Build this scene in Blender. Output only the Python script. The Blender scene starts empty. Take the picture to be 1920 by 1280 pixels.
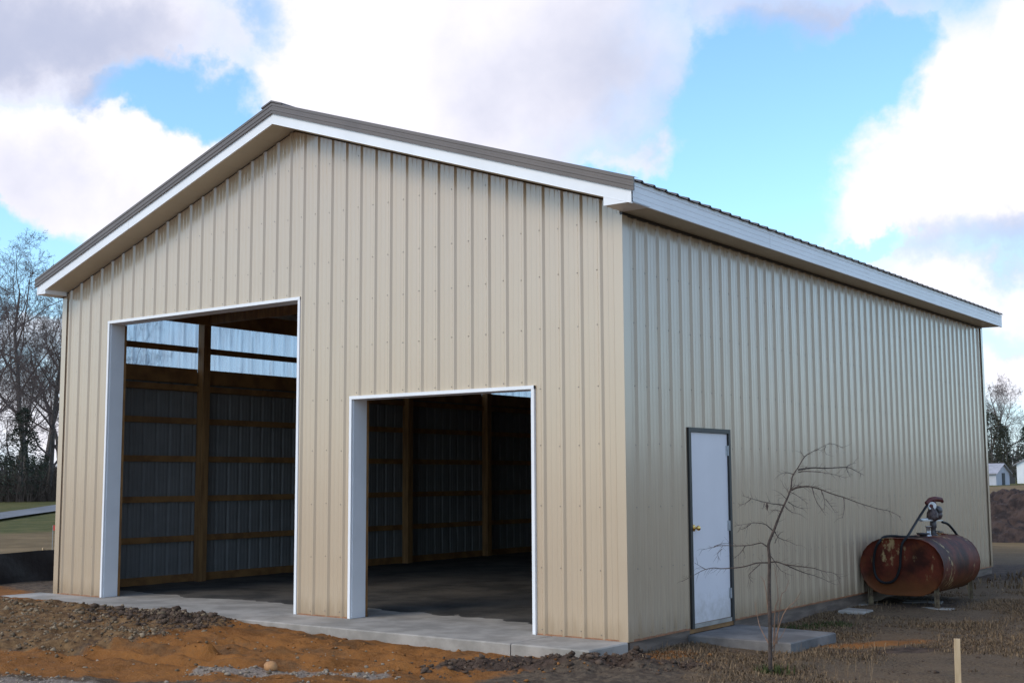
import bpy, math, random
import numpy as np
from mathutils import Vector, Matrix, noise as mnoise
random.seed(7); rng = np.random.default_rng(7)
S = bpy.context.scene; COL = S.collection
rad = math.radians

# ------------------------------------------------------------------ camera
cd = bpy.data.cameras.new('camera'); cam = bpy.data.objects.new('camera', cd); COL.objects.link(cam)
cd.sensor_width = 36; cd.lens = 43.825; cd.clip_start = .05; cd.clip_end = 9000
YAW, PITCH, ROLL = .634936, .109499, -.005246
fw = Vector((-math.sin(YAW)*math.cos(PITCH), math.cos(YAW)*math.cos(PITCH), math.sin(PITCH)))
rt0 = Vector((math.cos(YAW), math.sin(YAW), 0)); up0 = rt0.cross(fw)
rt = rt0*math.cos(ROLL)+up0*math.sin(ROLL); up = up0*math.cos(ROLL)-rt0*math.sin(ROLL)
cam.matrix_world = Matrix.Translation((6.3275, -10.422, 1.5543)) @ Matrix((rt, up, -fw)).transposed().to_4x4()
S.camera = cam
S.render.resolution_x, S.render.resolution_y = 1024, 682

# ------------------------------------------------------------------ light and sky
SUN = Vector((-.30, -.80, .62)).normalized()
EL = math.asin(SUN.z); AZ = math.atan2(SUN.x, SUN.y)
sd = bpy.data.lights.new('sun', 'SUN'); sun = bpy.data.objects.new('sun', sd); COL.objects.link(sun)
sd.energy = 1.02; sd.angle = rad(28); sd.color = (1, .85, .66)
sun.rotation_euler = SUN.to_track_quat('Z', 'Y').to_euler()
S.view_settings.view_transform = 'Standard'; S.view_settings.look = 'None'
S.view_settings.exposure = 0.5; S.view_settings.gamma = 1; S.view_settings.use_curve_mapping = False

W = bpy.data.worlds.new('World'); S.world = W; W.use_nodes = True
nt = W.node_tree; nt.nodes.clear()
class G:                                             # little node-graph helper
    def __init__(s, nt): s.nt = nt
    def n(s, t, **k):
        o = s.nt.nodes.new(t)
        for a, v in k.items(): setattr(o, a, v)
        return o
    def put(s, sock, v):
        if isinstance(v, bpy.types.NodeSocket): s.nt.links.new(v, sock)
        elif v is not None:
            if isinstance(v, (tuple, list)) and len(v) == 3 and sock.type == 'RGBA': v = (*v, 1)
            sock.default_value = v
    def m(s, op, a, b=None, c=None, clamp=False):
        o = s.n('ShaderNodeMath', operation=op, use_clamp=clamp)
        for i, v in enumerate((a, b, c)):
            if v is not None: s.put(o.inputs[i], v)
        return o.outputs[0]
    def vm(s, op, a, b=None, sc=None):
        o = s.n('ShaderNodeVectorMath', operation=op)
        s.put(o.inputs[0], a); s.put(o.inputs[1], b)
        if sc is not None: s.put(o.inputs['Scale'], sc)
        return o.outputs[0]
    def step(s, x, lo, hi, a=0., b=1.):
        o = s.n('ShaderNodeMapRange', interpolation_type='SMOOTHSTEP')
        for i, v in enumerate((x, lo, hi, a, b)): s.put(o.inputs[i], v)
        return o.outputs[0]
    def mix(s, f, a, b, kind='MIX'):
        o = s.n('ShaderNodeMix', data_type='RGBA', blend_type=kind)
        s.put(o.inputs[0], f); s.put(o.inputs[6], a); s.put(o.inputs[7], b)
        return o.outputs[2]
    def noise(s, vec, scale, detail=4, rough=.55, dist=0., out=0):
        o = s.n('ShaderNodeTexNoise'); s.put(o.inputs['Vector'], vec)
        s.put(o.inputs['Scale'], scale); s.put(o.inputs['Detail'], detail); s.put(o.inputs['Roughness'], rough); s.put(o.inputs['Distortion'], dist)
        return o.outputs[out]
g = G(nt)
sky = g.n('ShaderNodeTexSky', sky_type='NISHITA', sun_disc=False, sun_elevation=EL, sun_rotation=AZ % (2*math.pi), air_density=1.0, dust_density=.6, ozone_density=1.0)
tc = g.n('ShaderNodeTexCoord').outputs['Generated']
sp = g.n('ShaderNodeSeparateXYZ'); nt.links.new(tc, sp.inputs[0])
el = g.m('ARCSINE', sp.outputs[2]); az = g.m('ARCTAN2', sp.outputs[0], sp.outputs[1])
w1 = g.vm('SCALE', g.vm('SUBTRACT', g.noise(tc, 9, 6, .6, 0, 1), (.5, .5, .5)), None, .15)
w1 = g.n('ShaderNodeSeparateXYZ', ) if False else w1
ws = g.n('ShaderNodeSeparateXYZ'); nt.links.new(w1, ws.inputs[0])
azw = g.m('ADD', az, ws.outputs[0]); elw = g.m('ADD', el, ws.outputs[1])
def blob(b, a_, e_):
    a, e, ra, re = b[:4]
    dx = g.m('MULTIPLY', g.m('SUBTRACT', a_, a), 1/ra); dy = g.m('MULTIPLY', g.m('SUBTRACT', e_, e), 1/re)
    d = g.m('ADD', g.m('MULTIPLY', dx, dx), g.m('MULTIPLY', dy, dy))
    v = g.m('SUBTRACT', 1., d, clamp=True)
    return g.m('MULTIPLY', v, b[4]) if len(b) > 4 and b[4] != 1 else v
def field(bs, a_, e_, op='MAXIMUM'):
    r = None
    for b in bs: r = blob(b, a_, e_) if r is None else g.m(op, r, blob(b, a_, e_))
    return r
CLOUDS = [(-0.9977, 0.3408, 0.1815, 0.0898), (-0.9975, 0.228, 0.1254, 0.0597), (-0.9029, 0.2385, 0.0767, 0.041), (-0.669, 0.3406, 0.2063, 0.1083), (-0.7822, 0.2892, 0.0847, 0.0458), (-0.2664, 0.2475, 0.1135, 0.1149), (-0.326, 0.2207, 0.0749, 0.0609), (-0.2369, 0.3063, 0.0443, 0.0504), (-0.523, 0.2581, 0.0428, 0.0189, 0.5), (-0.4827, 0.2296, 0.0296, 0.0126, 0.35), (-0.4071, 0.3551, 0.1144, 0.0385, 0.62), (-0.2755, 0.1288, 0.0909, 0.0361, 0.65), (-0.2589, 0.0801, 0.0595, 0.0279, 0.7), (-1.005, 0.116, 0.0488, 0.028, 0.55), (-1.0064, 0.0482, 0.0742, 0.0358, 0.5), (-0.3091, 0.1508, 0.0583, 0.0243, 0.4)]
HOLES = [(-0.896, 0.2874, 0.0768, 0.0326, 0.68), (-0.8709, 0.2748, 0.0492, 0.0226, 0.68), (-0.828, 0.3436, 0.029, 0.0245, 0.3), (-0.4267, 0.2681, 0.0954, 0.1076), (-0.5087, 0.2137, 0.128, 0.0465, 0.9), (-0.3504, 0.3187, 0.0598, 0.0483, 0.8), (-0.4728, 0.2911, 0.0506, 0.0499, 0.5), (-1.0075, 0.1876, 0.0565, 0.0219, 0.7), (-0.9947, 0.1445, 0.0303, 0.024, 0.6), (-0.3439, 0.169, 0.0358, 0.0123, 0.6)]
SHADES = [(-1.0128, 0.3315, 0.1945, 0.0661), (-0.9446, 0.2858, 0.059, 0.0241, 0.9), (-0.5896, 0.3279, 0.1462, 0.1044, 0.52), (-0.5071, 0.2968, 0.0808, 0.0584, 0.5), (-0.2663, 0.1643, 0.1057, 0.0299, 0.75), (-0.407, 0.359, 0.1225, 0.0364, 0.8), (-1.0087, 0.2192, 0.0904, 0.0436, 0.35), (-0.2692, 0.1004, 0.1127, 0.016, 0.5)]
SKYTINT = (.92, 1.18, 1.30)

cloud = field(CLOUDS, azw, elw); hole = field(HOLES, azw, elw); shade = field(SHADES, azw, elw)
fb = g.noise(tc, 5.5, 9, .56, .15)
fine = g.noise(tc, 21, 7, .6)
F = g.m('ADD', g.m('MULTIPLY_ADD', g.m('SUBTRACT', fb, .5), 1.05, .0), g.m('SUBTRACT', g.m('MULTIPLY', cloud, .95), g.m('MULTIPLY', hole, 1.45)))
F = g.m('ADD', F, g.m('MULTIPLY', g.m('SUBTRACT', fine, .5), .20))
dens = g.step(F, -.34, .74)
# light and shade inside the clouds: thick parts and bases go lavender grey, edges and tops stay white
sh = g.m('ADD', g.m('MULTIPLY', shade, 1.0), g.m('MULTIPLY', g.m('SUBTRACT', g.noise(tc, 7, 6, .55), .5), .95))
sh = g.step(sh, .05, .95)
ccol = g.mix(sh, (5.0, 4.88, 5.3), (2.6, 2.82, 3.7))
hz = g.step(el, .0, .22, .62, 0.)                    # thin bright veil low over the horizon
skyc = g.mix(1., sky.outputs[0], SKYTINT, 'MULTIPLY')
skyc = g.mix(hz, skyc, (2.5, 3.3, 4.9))
colr = g.mix(dens, skyc, ccol)
bg = g.n('ShaderNodeBackground'); nt.links.new(colr, bg.inputs[0]); bg.inputs[1].default_value = .15
wo = g.n('ShaderNodeOutputWorld'); nt.links.new(bg.outputs[0], wo.inputs[0])

# ------------------------------------------------------------------ mesh and object helpers
class MB:
    """collects quads, boxes, tubes and links them as ONE mesh object"""
    def __init__(s): s.v = []; s.f = []; s.mi = []; s.sm = []
    def add(s, vs, fs, mi=0, smooth=False):
        o = len(s.v); s.v += [tuple(map(float, p)) for p in vs]
        for f in fs: s.f.append(tuple(i+o for i in f)); s.mi.append(mi); s.sm.append(smooth)
    def quad(s, a, b, c, d, mi=0): s.add([a, b, c, d], [(0, 1, 2, 3)], mi)
    def box(s, lo, hi, mi=0, M=None):
        x0, y0, z0 = lo; x1, y1, z1 = hi
        vs = [(x0,y0,z0),(x1,y0,z0),(x1,y1,z0),(x0,y1,z0),(x0,y0,z1),(x1,y0,z1),(x1,y1,z1),(x0,y1,z1)]
        if M is not None: vs = [M @ Vector(v) for v in vs]
        s.add(vs, [(0,3,2,1),(4,5,6,7),(0,1,5,4),(1,2,6,5),(2,3,7,6),(3,0,4,7)], mi)
    def bar(s, a, b, w, h, mi=0, side=None):
        """rectangular bar from a to b, w across, h along side x axis"""
        a, b = Vector(a), Vector(b); d = (b-a).normalized()
        u = Vector(side) if side else (Vector((0,0,1)) if abs(d.z) < .9 else Vector((1,0,0)))
        r = d.cross(u).normalized(); u = r.cross(d)
        vs = [p + r*sx*w/2 + u*sy*h/2 for p in (a, b) for sx, sy in ((-1,-1),(1,-1),(1,1),(-1,1))]
        s.add(vs, [(0,3,2,1),(4,5,6,7),(0,1,5,4),(1,2,6,5),(2,3,7,6),(3,0,4,7)], mi)
    def tube(s, pts, radii, n=8, mi=0, caps=True, smooth=True):
        pts = [Vector(p) for p in pts]
        if not hasattr(radii, '__len__'): radii = [radii]*len(pts)
        prev = None; vs = []; fs = []
        for i, p in enumerate(pts):
            d = (pts[min(i+1, len(pts)-1)] - pts[max(i-1, 0)])
            d = d.normalized() if d.length > 1e-9 else Vector((0,0,1))
            if prev is None: prev = d.orthogonal().normalized()
            u = (prev - d*prev.dot(d)); u = u.normalized() if u.length > 1e-6 else d.orthogonal().normalized()
            prev = u; w = d.cross(u)
            for k in range(n):
                t = 2*math.pi*k/n; vs.append(p + (u*math.cos(t)+w*math.sin(t))*radii[i])
        for i in range(len(pts)-1):
            for k in range(n): fs.append((i*n+k, i*n+(k+1)%n, (i+1)*n+(k+1)%n, (i+1)*n+k))
        s.add(vs, fs, mi, smooth)
        if caps: s.add(vs[:n], [tuple(range(n-1, -1, -1))], mi); s.add(vs[-n:], [tuple(range(n))], mi)
    def lathe(s, c, axis, prof, n=16, mi=0):
        """profile of (along, radius) turned about axis through c"""
        c = Vector(c); ax = Vector(axis).normalized()
        s.tube([c+ax*h for h, r in prof], [max(r, 1e-4) for h, r in prof], n, mi, True)
    def build(s, name, mats, parent=None, off=None):
        me = bpy.data.meshes.new(name); me.from_pydata(s.v, [], s.f)
        for m in (mats if isinstance(mats, (list, tuple)) else [mats]): me.materials.append(m)
        if s.f:
            me.polygons.foreach_set('material_index', s.mi); me.polygons.foreach_set('use_smooth', s.sm)
        me.update()
        return link(name, me, parent, off)
def link(name, me, parent=None, off=None):
    o = bpy.data.objects.new(name, me); COL.objects.link(o)
    if parent is not None:
        o.parent = parent
        if off is not None: o.location = -Vector(off)
    return o
def empty(name, loc=(0,0,0), rz=0):
    o = bpy.data.objects.new(name, None); COL.objects.link(o); o.location = loc; o.rotation_euler = (0,0,rz); o.empty_display_size = .3
    return o
def tag(o, label=None, cat=None, group=None, kind=None):
    for k, v in (('label', label), ('category', cat), ('group', group), ('kind', kind)):
        if v: o[k] = v
    return o
def copy_tree(o, parent=None):
    c = o.copy(); COL.objects.link(c); c.parent = parent
    for ch in list(o.children): copy_tree(ch, c)
    return c
def wpart(mb, name, mats, root):                     # mesh written in world coordinates, parented to a thing standing at root.location
    return mb.build(name, mats, root, root.location)

# ------------------------------------------------------------------ materials
def pmat(name, col, rough=.5, var=.12, scale=6, col2=None, bump=0, bscale=40, spec=.5, metal=0, stretch=None, lo=.35, hi=.65, coat=0):
    m = bpy.data.materials.new(name); m.use_nodes = True; n = G(m.node_tree)
    b = m.node_tree.nodes['Principled BSDF']
    v = n.n('ShaderNodeTexCoord').outputs['Object']
    if stretch: v = n.vm('MULTIPLY', v, stretch)
    c2 = col2 if col2 else tuple(c*(1-var) for c in col)
    c1 = col if col2 else tuple(min(1, c*(1+var)) for c in col)
    f = n.step(n.noise(v, scale, 6, .6), lo, hi)
    n.put(b.inputs['Base Color'], n.mix(f, c2, c1)); b.inputs['Roughness'].default_value = rough
    b.inputs['Specular IOR Level'].default_value = spec; b.inputs['Metallic'].default_value = metal
    if coat: b.inputs['Coat Weight'].default_value = coat; b.inputs['Coat Roughness'].default_value = .14
    if bump:
        bn = n.n('ShaderNodeBump'); n.put(bn.inputs['Strength'], bump); n.put(bn.inputs['Distance'], .02)
        n.put(bn.inputs['Height'], n.noise(v, bscale, 5, .6)); n.put(b.inputs['Normal'], bn.outputs[0])
    return m
def siding_mat():
    m = pmat('beige painted steel', (.535, .403, .276), .24, .012, .6, spec=.7, coat=.7)
    n = G(m.node_tree); b = m.node_tree.nodes['Principled BSDF']
    # mud splash and rust stain that climbs a few centimetres from the foot of the sheets
    p = n.n('ShaderNodeSeparateXYZ'); t = n.n('ShaderNodeTexCoord').outputs['Object']; n.put(p.inputs[0], t)
    h = n.m('ADD', p.outputs[2], n.m('MULTIPLY', n.noise(n.vm('MULTIPLY', t, (1, 1, .15)), 9, 5, .65), .42))
    k = n.step(h, .17, .46, .60, 0.)
    base = b.inputs['Base Color'].links[0].from_socket
    rnd = n.n('ShaderNodeObjectInfo').outputs['Random']
    base = n.mix(n.m('MULTIPLY', rnd, .10), base, (.40, .305, .225))
    n.put(b.inputs['Base Color'], n.mix(k, base, (.30, .20, .11)))
    n.put(b.inputs['Roughness'], n.step(n.noise(t, 2.2, 4), .3, .7, .20, .27))
    bn = n.n('ShaderNodeBump'); n.put(bn.inputs['Strength'], .03); n.put(bn.inputs['Distance'], .02)   # slight oil canning
    n.put(bn.inputs['Height'], n.noise(n.vm('MULTIPLY', t, (1, 1, .35)), 3.5, 2, .5)); n.put(b.inputs['Normal'], bn.outputs[0])
    return m
M = {}
M['siding'] = siding_mat()
M['liner'] = pmat('pale grey sheet back', (.20, .195, .19), .85, .06, 3, spec=.12)
M['trim'] = pmat('white painted trim', (.86, .845, .85), .38, .03, 2)
M['soffit'] = pmat('cream soffit sheet', (.58, .52, .41), .5, .04, 2)
M['roof'] = pmat('taupe roof steel', (.135, .102, .086), .35, .08, 2, spec=.5)
M['wood'] = pmat('pine lumber', (.34, .17, .058), .7, .2, 3, col2=(.21, .10, .036), stretch=(5, 1.2, 1.2), bump=.15)
M['post'] = pmat('treated post timber', (.36, .19, .07), .7, .2, 3, col2=(.22, .11, .042), stretch=(6, 6, .5), bump=.15)
M['grade'] = pmat('weathered grade board', (.20, .145, .11), .8, .2, 4, col2=(.11, .08, .062), stretch=(1, .5, 4), bump=.3)
M['concrete'] = pmat('grey concrete', (.40, .355, .31), .85, .1, 2.2, col2=(.26, .232, .20), bump=.25, bscale=60)
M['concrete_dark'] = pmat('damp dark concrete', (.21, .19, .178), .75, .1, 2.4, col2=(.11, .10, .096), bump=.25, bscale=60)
M['door'] = pmat('white steel door', (.78, .73, .75), .42, .02, 2)
n = G(M['door'].node_tree); b = M['door'].node_tree.nodes['Principled BSDF']; t = n.n('ShaderNodeTexCoord').outputs['Object']
p = n.n('ShaderNodeSeparateXYZ'); n.put(p.inputs[0], t)           # boot scuffs and mud low on the leaf
k = n.step(n.m('ADD', p.outputs[2], n.m('MULTIPLY', n.noise(t, 7, 6, .7), .9)), .42, .85, .55, 0.)
n.put(b.inputs['Base Color'], n.mix(k, b.inputs['Base Color'].links[0].from_socket, (.42, .36, .30)))
M['frame'] = pmat('dark bronze frame', (.026, .024, .023), .45, .1, 8)
M['brass'] = pmat('polished brass', (.80, .52, .16), .22, .05, 8, metal=1)
M['steel'] = pmat('zinc hinge steel', (.50, .51, .54), .38, .1, 20, metal=.8)
M['screw'] = pmat('dull screw head', (.20, .17, .14), .5, .1, 40)
M['rustline'] = pmat('rusty base trim', (.30, .13, .06), .7, .2, 12)
M['hose'] = pmat('black rubber hose', (.010, .010, .012), .55, .1, 10, spec=.25)
M['red'] = pmat('worn dark red paint', (.10, .016, .012), .45, .3, 25)
M['white_paint'] = pmat('chalky white paint', (.72, .70, .68), .45, .06, 20)
M['alu'] = pmat('dull aluminium', (.55, .54, .54), .4, .1, 20, metal=.7)
M['iron'] = pmat('grimy cast iron', (.07, .06, .06), .5, .3, 25)
M['leg'] = pmat('rusted steel leg', (.20, .15, .085), .7, .2, 12, col2=(.085, .05, .03))
M['bark_young'] = pmat('young bark', (.085, .056, .043), .85, .2, 30, col2=(.038, .026, .021), bump=.3, bscale=80)
M['bark'] = pmat('grey bare bark', (.125, .10, .085), .85, .2, 3, col2=(.07, .056, .05))
M['twig'] = pmat('brown twigs', (.12, .085, .075), .85, .2, 2)
M['needle'] = pmat('dark evergreen needles', (.038, .052, .026), .7, .3, 1.2, col2=(.018, .024, .014))
M['needle_brown'] = pmat('brownish evergreen needles', (.062, .056, .026), .7, .3, 1.2, col2=(.026, .028, .016))
M['stake'] = pmat('raw pine stake', (.62, .45, .27), .75, .1, 8, col2=(.50, .34, .19), stretch=(6, 6, .6))
M['fabric'] = pmat('black silt fabric', (.012, .012, .016), .5, .2, 8, bump=.4, bscale=12)
M['shed_wall'] = pmat('faded pale boards', (.46, .46, .50), .7, .08, 1, stretch=(1, 1, .3))
M['shed_roof'] = pmat('weathered tin roof', (.36, .34, .36), .45, .15, 1.5)
M['house_wall'] = pmat('white house siding', (.78, .78, .78), .6, .03, 1)
M['dark'] = pmat('dark opening', (.03, .03, .032), .6, .1, 3)
M['rust_red'] = pmat('red brown boards', (.26, .10, .065), .7, .2, 3)

def rust_mat():
    m = bpy.data.materials.new('rusted oxide tank steel'); m.use_nodes = True; n = G(m.node_tree); b = m.node_tree.nodes['Principled BSDF']
    t = n.n('ShaderNodeTexCoord').outputs['Object']
    c = n.mix(n.step(n.noise(t, 2.2, 6, .6), .36, .64), (.034, .007, .004), (.140, .026, .012))
    c = n.mix(n.step(n.noise(n.vm('ADD', t, (3, 1, 7)), 3.3, 8, .68), .52, .72, 0., .65), c, (.16, .045, .010))
    sp_ = n.n('ShaderNodeSeparateXYZ'); n.put(sp_.inputs[0], t)
    low = n.step(n.m('ADD', sp_.outputs[2], n.m('MULTIPLY', n.noise(t, 6, 5), .3)), .22, .5, .75, 0.)   # rust creeping up from the wet underside
    c = n.mix(low, c, (.135, .048, .013))
    q = n.vm('MULTIPLY', t, (1, 1, .55))
    a = n.step(n.noise(n.vm('ADD', q, (11, 5, 2)), 2.6, 3, .5), .555, .60)
    f = n.step(n.noise(n.vm('ADD', q, (1, 8, 2)), 15, 6, .7), .50, .58)
    c = n.mix(n.m('MULTIPLY', n.m('MULTIPLY', a, f), .8), c, (.42, .29, .14))
    n.put(b.inputs['Base Color'], c); b.inputs['Roughness'].default_value = .6; b.inputs['Specular IOR Level'].default_value = .18
    bn = n.n('ShaderNodeBump'); n.put(bn.inputs['Strength'], .3); n.put(bn.inputs['Distance'], .01); n.put(bn.inputs['Height'], n.noise(t, 40, 6, .7)); n.put(b.inputs['Normal'], bn.outputs[0])
    return m
M['rust'] = rust_mat()
def skylight_mat():
    m = bpy.data.materials.new('translucent corrugated sheet'); m.use_nodes = True; nt = m.node_tree; n = G(nt); nt.nodes.clear()
    t = n.n('ShaderNodeTexCoord').outputs['Object']
    f = n.step(n.noise(n.vm('MULTIPLY', t, (1, 5, .6)), 2.4, 6, .62), .35, .7)
    tl = n.n('ShaderNodeBsdfTranslucent'); n.put(tl.inputs[0], n.mix(f, (.62, .72, .80), (.80, .87, .92)))
    tr = n.n('ShaderNodeBsdfTransparent'); n.put(tr.inputs[0], (.80, .88, .95))
    gl = n.n('ShaderNodeBsdfGlossy'); gl.inputs['Roughness'].default_value = .25
    a = n.n('ShaderNodeMixShader'); n.put(a.inputs[0], n.step(f, 0, 1, .70, .42)); n.put(a.inputs[1], tl.outputs[0]); n.put(a.inputs[2], tr.outputs[0])
    b = n.n('ShaderNodeMixShader'); b.inputs[0].default_value = .06; n.put(b.inputs[1], a.outputs[0]); n.put(b.inputs[2], gl.outputs[0])
    o = n.n('ShaderNodeOutputMaterial'); n.put(o.inputs[0], b.outputs[0])
    return m
M['skylight'] = skylight_mat()

# ------------------------------------------------------------------ ground
def fbm(x, y, seed=0, octv=4, f=1., gain=.5):
    """value noise, vectorised"""
    x = np.asarray(x, float); y = np.asarray(y, float); out = np.zeros(np.broadcast(x, y).shape); a = 1.; tot = 0
    for o in range(octv):
        X = x*f + 17.3*o + seed*5.1; Y = y*f - 9.7*o + seed*3.7
        xi = np.floor(X).astype(np.int64); yi = np.floor(Y).astype(np.int64); u = X-xi; v = Y-yi
        u = u*u*(3-2*u); v = v*v*(3-2*v)
        def hsh(i, j):
            h = (i*374761393 + j*668265263 + (seed+o)*982451653) & 0xffffffff
            h = ((h ^ (h >> 13))*1274126177) & 0xffffffff
            return ((h ^ (h >> 16)) & 0xffff)/65535.
        n = (hsh(xi, yi)*(1-u)+hsh(xi+1, yi)*u)*(1-v) + (hsh(xi, yi+1)*(1-u)+hsh(xi+1, yi+1)*u)*v
        out = out + a*(n-.5); tot += a; a *= gain; f *= 2
    return out/tot*2
def sst(x, a, b): t = np.clip((x-a)/(b-a), 0, 1); return t*t*(3-2*t)
def seg(x, y, a, b):                                  # distance to a segment
    ax, ay = a; bx, by = b; dx, dy = bx-ax, by-ay
    t = np.clip(((x-ax)*dx+(y-ay)*dy)/(dx*dx+dy*dy), 0, 1)
    return np.hypot(x-ax-t*dx, y-ay-t*dy)
BW, BL, BH, BA = 9.2676, 12.1422, 4.165, 5.80        # barn width, length, eave and gable height
def rubble(x, y):
    d = seg(x, y, (-9.6, -1.75), (-4.75, -1.32))
    wid = .34 + .36*sst(-x, 4.6, 8.5)
    return np.exp(-(d/wid)**2)
def bank(x, y):                                       # stony brown soil in front of the large bay
    q = np.maximum(np.exp(-(seg(x, y, (-9.5, -2.0), (-4.75, -1.42))/.55)**4), np.exp(-(seg(x, y, (-8, -2.9), (-4.75, -2.25))/.55)**4))
    return np.maximum(q, np.exp(-(seg(x, y, (-6.5, -3.5), (-4.5, -2.95))/.42)**4))
def clods(x, y):
    return np.exp(-(seg(x, y, (-.75, -1.75), (.55, -.75))/.26)**2) + .8*np.exp(-(seg(x, y, (.4, -.6), (1.0, -.35))/.2)**2)
def height(x, y):
    x = np.asarray(x, float); y = np.asarray(y, float)
    r = np.hypot(x, y)
    z = -.135 + .0062*np.clip(r-25, 0, 190) + 0*x
    near = 1-sst(r, 14, 30)
    front = sst(-y, .2, .9)*(1-sst(-y, 4, 8))*(1-sst(-x, 12, 18))
    z = z + front*(.035 + .085*sst(-x, .2, 6.5))*(1-.6*sst(-y, 2.0, 4.2))
    z = z + .04*front*sst(x, -.6, .3)*(1-sst(x, 1.5, 3))
    z = z + near*(.030*fbm(x, y, 1, 3, .8) + .022*fbm(x, y, 2, 4, 3.5))
    z = z + .075*rubble(x, y)*(1+.6*fbm(x, y, 3, 3, 5)) + .035*bank(x, y)*(1+1.2*fbm(x, y, 7, 4, 4)) + .055*clods(x, y)*(1+1.6*fbm(x, y, 4, 3, 7))
    rough = np.clip(front + 1.2*clods(x, y), 0, 1.4)
    z = z + rough*(.034*fbm(x, y, 5, 4, 5) + .020*fbm(x, y, 8, 2, 13))
    # a few tyre ruts pressed into the clay
    for a, b in (((-3.9, -1.55), (-2.4, -1.75)), ((-3.0, -2.35), (-1.9, -2.3)), ((-7.5, -3.4), (-2.6, -2.6)), ((-2.4, -1.25), (-.9, -1.2)), ((-3.4, -1.95), (-.6, -1.75)), ((-5.2, -2.6), (-3.2, -2.35)), ((-4.4, -3.2), (-2.2, -2.85))):
        z = z - (.055*np.exp(-(seg(x, y, a, b)/.09)**2) - .03*np.exp(-((seg(x, y, a, b)-.19)/.07)**2))*near*(1+.8*fbm(x, y, 9, 3, 4))
    z = z + (r > 30)*.12*fbm(x, y, 6, 3, .05)*sst(r, 30, 60)
    inb = (x > -BW-.25) & (x < .06) & (y > -.76) & (y < BL+.1)
    z = np.where(inb, np.minimum(z, -.10), z)
    z = np.where((x > -.02) & (x < 1.2) & (y > 1.15) & (y < 2.35), np.minimum(z, -.09), z)
    return z
def zat(x, y): return float(height(np.array([x]), np.array([y]))[0])
def axis(lo, hi, st, far):
    a = list(np.arange(lo, hi+1e-6, st)); d = st
    b = []; v = hi
    while v < far: d *= 1.16; v += d; b.append(v)
    c = []; v = lo; d = st
    while v > -far: d *= 1.16; v -= d; c.append(v)
    return np.array(c[::-1]+a+b)
gx = axis(-11.5, 5.5, .045, 4000); gy = axis(-5.5, 8.5, .045, 4000)
X, Y = np.meshgrid(gx, gy); Z = height(X, Y)
nx, ny = len(gx), len(gy)
idx = np.arange(nx*ny).reshape(ny, nx)
quads = np.stack([idx[:-1, :-1], idx[:-1, 1:], idx[1:, 1:], idx[1:, :-1]], -1).reshape(-1, 4)
me = bpy.data.meshes.new('ground')
me.vertices.add(nx*ny); me.vertices.foreach_set('co', np.stack([X, Y, Z], -1).ravel())
me.loops.add(quads.size); me.loops.foreach_set('vertex_index', quads.ravel())
me.polygons.add(len(quads)); me.polygons.foreach_set('loop_start', np.arange(len(quads))*4); me.polygons.foreach_set('loop_total', np.full(len(quads), 4))
me.polygons.foreach_set('use_smooth', np.ones(len(quads), bool))
me.update(calc_edges=True)
# which soil lies where (weights of soils, plus shade painted under the tank)
R_ = np.hypot(X, Y)
clay = sst(-Y, .3, 1.0)*(1-.8*sst(-Y+.42*X, 2.3, 2.9))*(1-sst(X, -.55, .35))*sst(X+13.5, 0, 2)
clay = clay*(1-.85*bank(X, Y))
clay = np.maximum(clay, .95*np.exp(-(seg(X, Y, (.02, -.35), (.35, .35))/.22)**2))
clay = np.maximum(clay, .62*np.exp(-(seg(X, Y, (1.30, 1.9), (1.85, 2.6))/.34)**2))
clay = np.maximum(clay, .85*np.exp(-(seg(X, Y, (-12.5, .6), (-9.8, -.1))/.7)**2))
clay = np.maximum(clay, .45*np.exp(-(((X-1.3)/.16)**2+((Y+.0)/.12)**2)))
grav = sst(-(Y-.42*X), 2.5, 3.1)*sst(-X, .2, .9) 
grav = np.maximum(grav, .8*np.exp(-(seg(X, Y, (-2.35, -3.12), (-1.0, -2.45))/.18)**2))
dark = np.clip(clods(X, Y), 0, 1)
dark = np.maximum(dark, .75*np.clip(rubble(X, Y), 0, 1)*sst(X, -7.2, -4.6))
dark = np.maximum(dark, .8*np.exp(-(seg(X, Y, (1.25, 1.25), (2.1, 2.1))/.22)**2))
dark = np.maximum(dark, .85*np.exp(-(((X-.6)/.75)**2+((Y-6.6)/1.1)**2)))  # shadow under the fuel tank, painted with the dark soil colour
dark = np.maximum(dark, .7*sst(Y, 9, 12)*(1-sst(Y, 14, 17))*sst(X, -2, 0)*(1-sst(X, 4, 8)))
drygrass = np.clip(sst(X+.7*Y, -.3, 1.1)*(1-sst(R_, 15, 26)), 0, 1)*.9
rub = np.clip(bank(X, Y)*1.1, 0, 1)*(1-.35*sst(X, -6, -4.7))
green = sst(-X, 24, 34)*.75*(1-sst(-X, 70, 110)) + .5*np.exp(-(seg(X, Y, (.35, 3.0), (.6, 3.7))/.2)**2)
tan = sst(R_, 14, 24)
def cattr(nm, a, b, c):
    at = me.color_attributes.new(nm, 'FLOAT_COLOR', 'POINT')
    q = np.ones((nx*ny, 4), np.float32); q[:, 0] = a.ravel(); q[:, 1] = b.ravel(); q[:, 2] = c.ravel()
    at.data.foreach_set('color', q.ravel())
cattr('soil_shade_a', clay, grav, dark); cattr('soil_b', drygrass, green, tan); cattr('soil_c', rub, rub, rub)
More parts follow.
